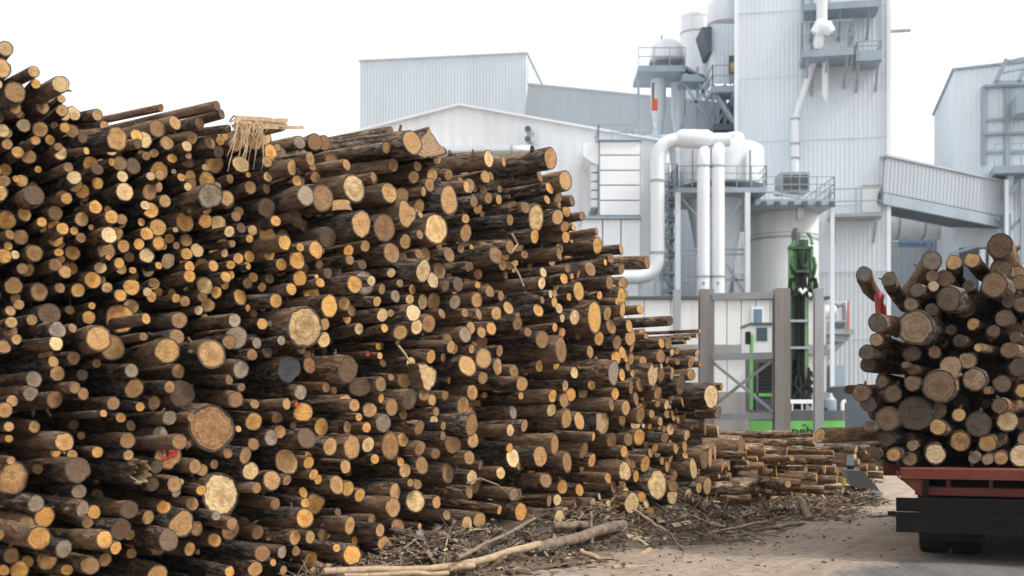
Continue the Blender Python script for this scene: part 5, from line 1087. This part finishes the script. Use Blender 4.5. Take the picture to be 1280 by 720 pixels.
# ------------------------------------------------------------------ long poles on top of the low pile
for k, (x0, x1, y0, y1, rp, v) in enumerate(((905, 1018, 546, 544.5, 3.6, .15), (908, 1019, 554, 552, 5, .25), (912, 1050, 565, 561, 3.4, .1), (925, 1042, 563, 566, 3.2, .3), (830, 1000, 592, 604, 5, .2), (905, 990, 575, 573, 4, .3), (900, 985, 601, 605, 5, .35))):
    a, b = onface(x1, y1, v), onface(x0, y0, v-1.6)
    l = dict(r=rp/F*a.y, L=(a-b).length, irr=.02, seed=rnd.random(), col=vary(CC['t']), bark=vary((.21, .13, .075) if k % 2 else (.16, .10, .06)), big=True, pos=a, dir=(b-a).normalized())
    log_object(l, ['reddish pole lying highest across the low pile', 'second pole from the top of the low pile, reddish', 'thin pole ending furthest right on the low pile', 'thin brown pole dipping right on the low pile', 'long pole slanting down to the right in front of the low pile', 'short pole at the left top of the low pile', 'slanting pole low at the left of the low pile'][k], 'long poles on the low pile')

# ------------------------------------------------------------------ litter of bark and sticks at the foot of the stack
def mound(u, v):
    w = .95+.25*math.sin(u*1.7)+.15*math.sin(u*4.1+1); w *= 1 if u < 7 else max(.45, 1-(u-7)*.12)
    h = (.30+.10*math.sin(u*2.3+.5)+.06*math.sin(u*6.1))*(1 if u > -.5 else .8); h *= 1 if u < 6.2 else .35
    e_ = min(1, max(.02, (u+1.0)/1.6)); h *= e_; w *= .25+.75*e_
    t_ = min(1, max(0, v/w)); return h*(1-t_)**1.3*(.85+.15*math.sin(u*9+v*7)), w
m = MB(); nu, nv = 130, 16
for i in range(nu+1):
    u = -5+i*.13
    for j in range(nv+1):
        h, w = mound(u, 0); v = -.6+(w+.75)*j/nv; h = mound(u, max(v, 0))[0]; p = B0+U3*u+N3*v
        m.v.append((p.x, p.y, h+rnd.uniform(-.012, .012)-(.02 if v > w*.95 else 0)-(.03 if j == nv else 0)))
for i in range(nu):
    for j in range(nv): a = i*(nv+1)+j; m.f.append((a, a+1, a+nv+2, a+nv+1)); m.smooth.append(True)
m_, t_, b_, new_, link_ = nodes('soil_and_bark'); ps = new_('ShaderNodeNewGeometry').outputs['Position']
q1 = noise(t_, ps, 30, 5, .7); link_(ramp(t_, q1, (.3, (.06, .042, .03)), (.5, (.17, .12, .08)), (.72, (.34, .26, .18))), b_.inputs['Base Color']); b_.inputs['Roughness'].default_value = .95; bump(t_, q1, b_, 1, .04)
o = m.build('litter_mound', m_); tag(o, 'low brown mound of soil and rotted bark along the stack foot', 'mound', None, 'stuff')
CH = [(.14, .095, .062), (.085, .058, .04), (.21, .14, .085), (.30, .21, .13), (.46, .35, .225), (.17, .13, .10), (.25, .22, .185), (.11, .07, .043)]
cv, cf, ct = [], [], []
for k in range(5600):
    u = rnd.uniform(-1.2, 11.5); h, w = mound(u, 0); v = abs(rnd.gauss(0, .5))*w
    if v > w*1.35+rnd.random()*.3: continue
    z = mound(u, v)[0]; c = B0+U3*u+N3*v; stick = rnd.random() < .36; strip = rnd.random() < .12 and math.sin(u*2.9)+math.sin(u*6.7+v*5) > 0
    L_ = rnd.uniform(.10, .42) if stick else (rnd.uniform(.15, .45) if strip else rnd.uniform(.02, .13)); wd = rnd.uniform(.005, .016) if stick else (rnd.uniform(.03, .08) if strip else rnd.uniform(.012, .05)); th = rnd.uniform(.004, .012)
    E = Matrix.Translation((c.x, c.y, z+rnd.uniform(0, .05)*(1.6 if v < w*.7 else .3))) @ Matrix.Rotation(rnd.uniform(0, 6.28), 4, 'Z') @ Matrix.Rotation(rnd.gauss(0, .38 if v < w*.8 else .1), 4, 'Y') @ Matrix.Rotation(rnd.gauss(0, .5 if v < w*.8 else .15), 4, 'X')
    col = rnd.choice(CH); s = rnd.uniform(.75, 1.25); i = len(cv); cz_ = rnd.uniform(0, .03)
    for xx, yy, zz_ in ((-1, -1, 0), (1, -1, 0), (1, 1, 0), (-1, 1, 0), (-.9, -.8, 1), (.9, -.8, 1), (.9, .8, 1), (-.9, .8, 1)): cv.append(tuple(E @ Vector((xx*L_/2, yy*wd/2, zz_*th+(cz_ if xx > 0 else 0)))))
    cf += [tuple(i+q for q in f_) for f_ in ((0, 3, 2, 1), (4, 5, 6, 7), (0, 1, 5, 4), (1, 2, 6, 5), (2, 3, 7, 6), (3, 0, 4, 7))]; ct += [(col[0]*s, col[1]*s, col[2]*s, 1)]*8
for k in range(500):                                # crumbs strewn over the yard
    x = rnd.uniform(-2, 7); y = rnd.uniform(9, 22); L_ = rnd.uniform(.015, .06)**1
    if rnd.random() < .5: x = -1.2+(y-11.25)*.78+rnd.uniform(.8, 3)
    E = Matrix.Translation((x, y, .0)) @ Matrix.Rotation(rnd.uniform(0, 6.28), 4, 'Z'); col = rnd.choice(CH[:4]); i = len(cv)
    for xx, yy, zz_ in ((-1, -1, 0), (1, -1, 0), (1, 1, 0), (-1, 1, 0), (-.8, -.8, 1), (.8, -.8, 1), (.8, .8, 1), (-.8, .8, 1)): cv.append(tuple(E @ Vector((xx*L_/2, yy*L_/5, zz_*.012))))
    cf += [tuple(i+q for q in f_) for f_ in ((4, 5, 6, 7), (0, 1, 5, 4), (1, 2, 6, 5), (2, 3, 7, 6), (3, 0, 4, 7))]; ct += [(*col, 1)]*8
me = raw_mesh('bark_litter', cv, cf, np.zeros((len(cv), 3)), ct, [M['chip']], None, [False]*len(cf)); o = bpy.data.objects.new('bark_litter', me); COL.objects.link(o)
tag(o, 'bark chips, twigs and splinters strewn along the foot of the stack', 'litter', None, 'stuff')

def stick(x0, y0, v0, x1, y1, v1, rp, mat, label, name='branch', cat='branch', kn=7):
    a, b = onface(x0, y0, v0), onface(x1, y1, v1); pts = []; m = MB(); n = kn
    for k in range(n): t_ = k/(n-1); pts.append(a.lerp(b, t_)+Vector((rnd.uniform(-1, 1), rnd.uniform(-1, 1), rnd.uniform(-1, 1)))*.012*(1 if 0 < k < n-1 else 0))
    ra_, rb_ = rp/F*a.y, rp/F*b.y
    m.tube([p-a for p in pts], [(ra_+(rb_-ra_)*k/(n-1))*rnd.uniform(.9, 1.08) for k in range(n)], 12)
    o = m.build(name, M[mat], None, tuple(a)); return tag(o, label, cat, 'poles and branches on the litter')
stick(668, 686, .72, 779, 656, .45, 7.2, 'branch', 'stout peeled pole leaning on the litter mound', 'pole', 'pole')
stick(560, 711, .85, 674, 680, .85, 4.6, 'palewood', 'straight pale pole in line with the stout peeled pole', 'pole', 'pole')
stick(572, 698, .95, 668, 648, .35, 2.6, 'branch', 'thin dark branch slanting up beside the pale pole')
stick(404, 714, .55, 592, 707, .9, 4.4, 'palewood', 'long pale split board lying at the bottom of the photo', 'split_board', 'board')
stick(430, 719, .7, 560, 716, 1.0, 3, 'palewood', 'short pale slat below the long split board', 'split_board', 'board')
stick(766, 709, 1.5, 846, 708.5, 1.75, 2.8, 'palewood', 'pale flat stick at the litter edge nearest the camera')
stick(791, 637, .35, 833, 664, .8, 1.6, 'palewood', 'pale thin branch sloping down the right of the mound')
stick(834, 664, .8, 857, 692, 1.35, 1.8, 'branch', 'brown twig running down to the sandy track')
stick(738, 640, .5, 740, 680, .6, 2.6, 'branch', 'short dark stub standing upright behind the stout pole')
stick(725, 688, .95, 760, 705, 1.2, 3.4, 'palewood', 'broad pale splinter pointing at the camera below the stout pole')
stick(793, 702, 1.15, 812, 688, 1.05, 4.2, 'palewood', 'stubby pale offcut right of the stout pole')
stick(690, 657, .35, 735, 656, .35, 5.5, 'branch', 'brown log lying level behind the stout pole', 'pole', 'pole')
stick(1001, 626, .6, 1013, 650, .95, 4.8, 'branch', 'short log tipped forward off the low pile', 'pole', 'pole')
stick(940, 664, 1.2, 1005, 655, 1.1, 2.0, 'branch', 'slim branch lying before the low pile')
stick(1084, 645, 2.3, 1124, 646, 2.6, 1.5, 'palewood', 'pale stick lying left of the trailer bumper')
stick(885, 666, .95, 960, 652, .9, 1.8, 'palewood', 'pale stick along the foot of the low pile')
# twisted twigs sprouting from the stack
for q in (((583, 604), (600, 598), (622, 606), (640, 622)), ((640, 292), (647, 305), (640, 315)), ((640, 328), (648, 342), (655, 358)), ((498, 432), (506, 442), (512, 452))):
    pts = [onface(x, y, .45 if q[0][1] > 500 else .2) for x, y in q]; a = pts[0]; m = MB(); m.tube([p-a for p in pts], [.012, .011, .009, .005][:len(pts)], 6)
    tag(m.build('twig', M['splint' if q[0][1] < 500 else 'branch'], None, tuple(a)), {583: 'bare curved twig sticking out low in the stack middle', 640: 'pale peeled strip hanging from the upper right of the stack', 498: 'pale splinter pointing down at the stack middle'}[q[0][0]] if q[0] != (640, 328) else 'pale curled strip hanging lower at the stack right', 'twig', 'twigs on the stack')

# ------------------------------------------------------------------ haze over the yard
hm = bpy.data.materials.new('pale_haze'); hm.use_nodes = True; ht = hm.node_tree; ht.nodes.remove(ht.nodes['Principled BSDF'])
pv_ = ht.nodes.new('ShaderNodeVolumePrincipled'); pv_.inputs['Color'].default_value = (.9, .95, 1, 1); pv_.inputs['Density'].default_value = .00035
ht.links.new(pv_.outputs[0], ht.nodes['Material Output'].inputs['Volume'])
tag(MB().box(-310, 314, -40, 410, -1.2, 29).build('haze', hm), 'thin pale haze hanging over the whole mill yard', 'haze', None, 'stuff')
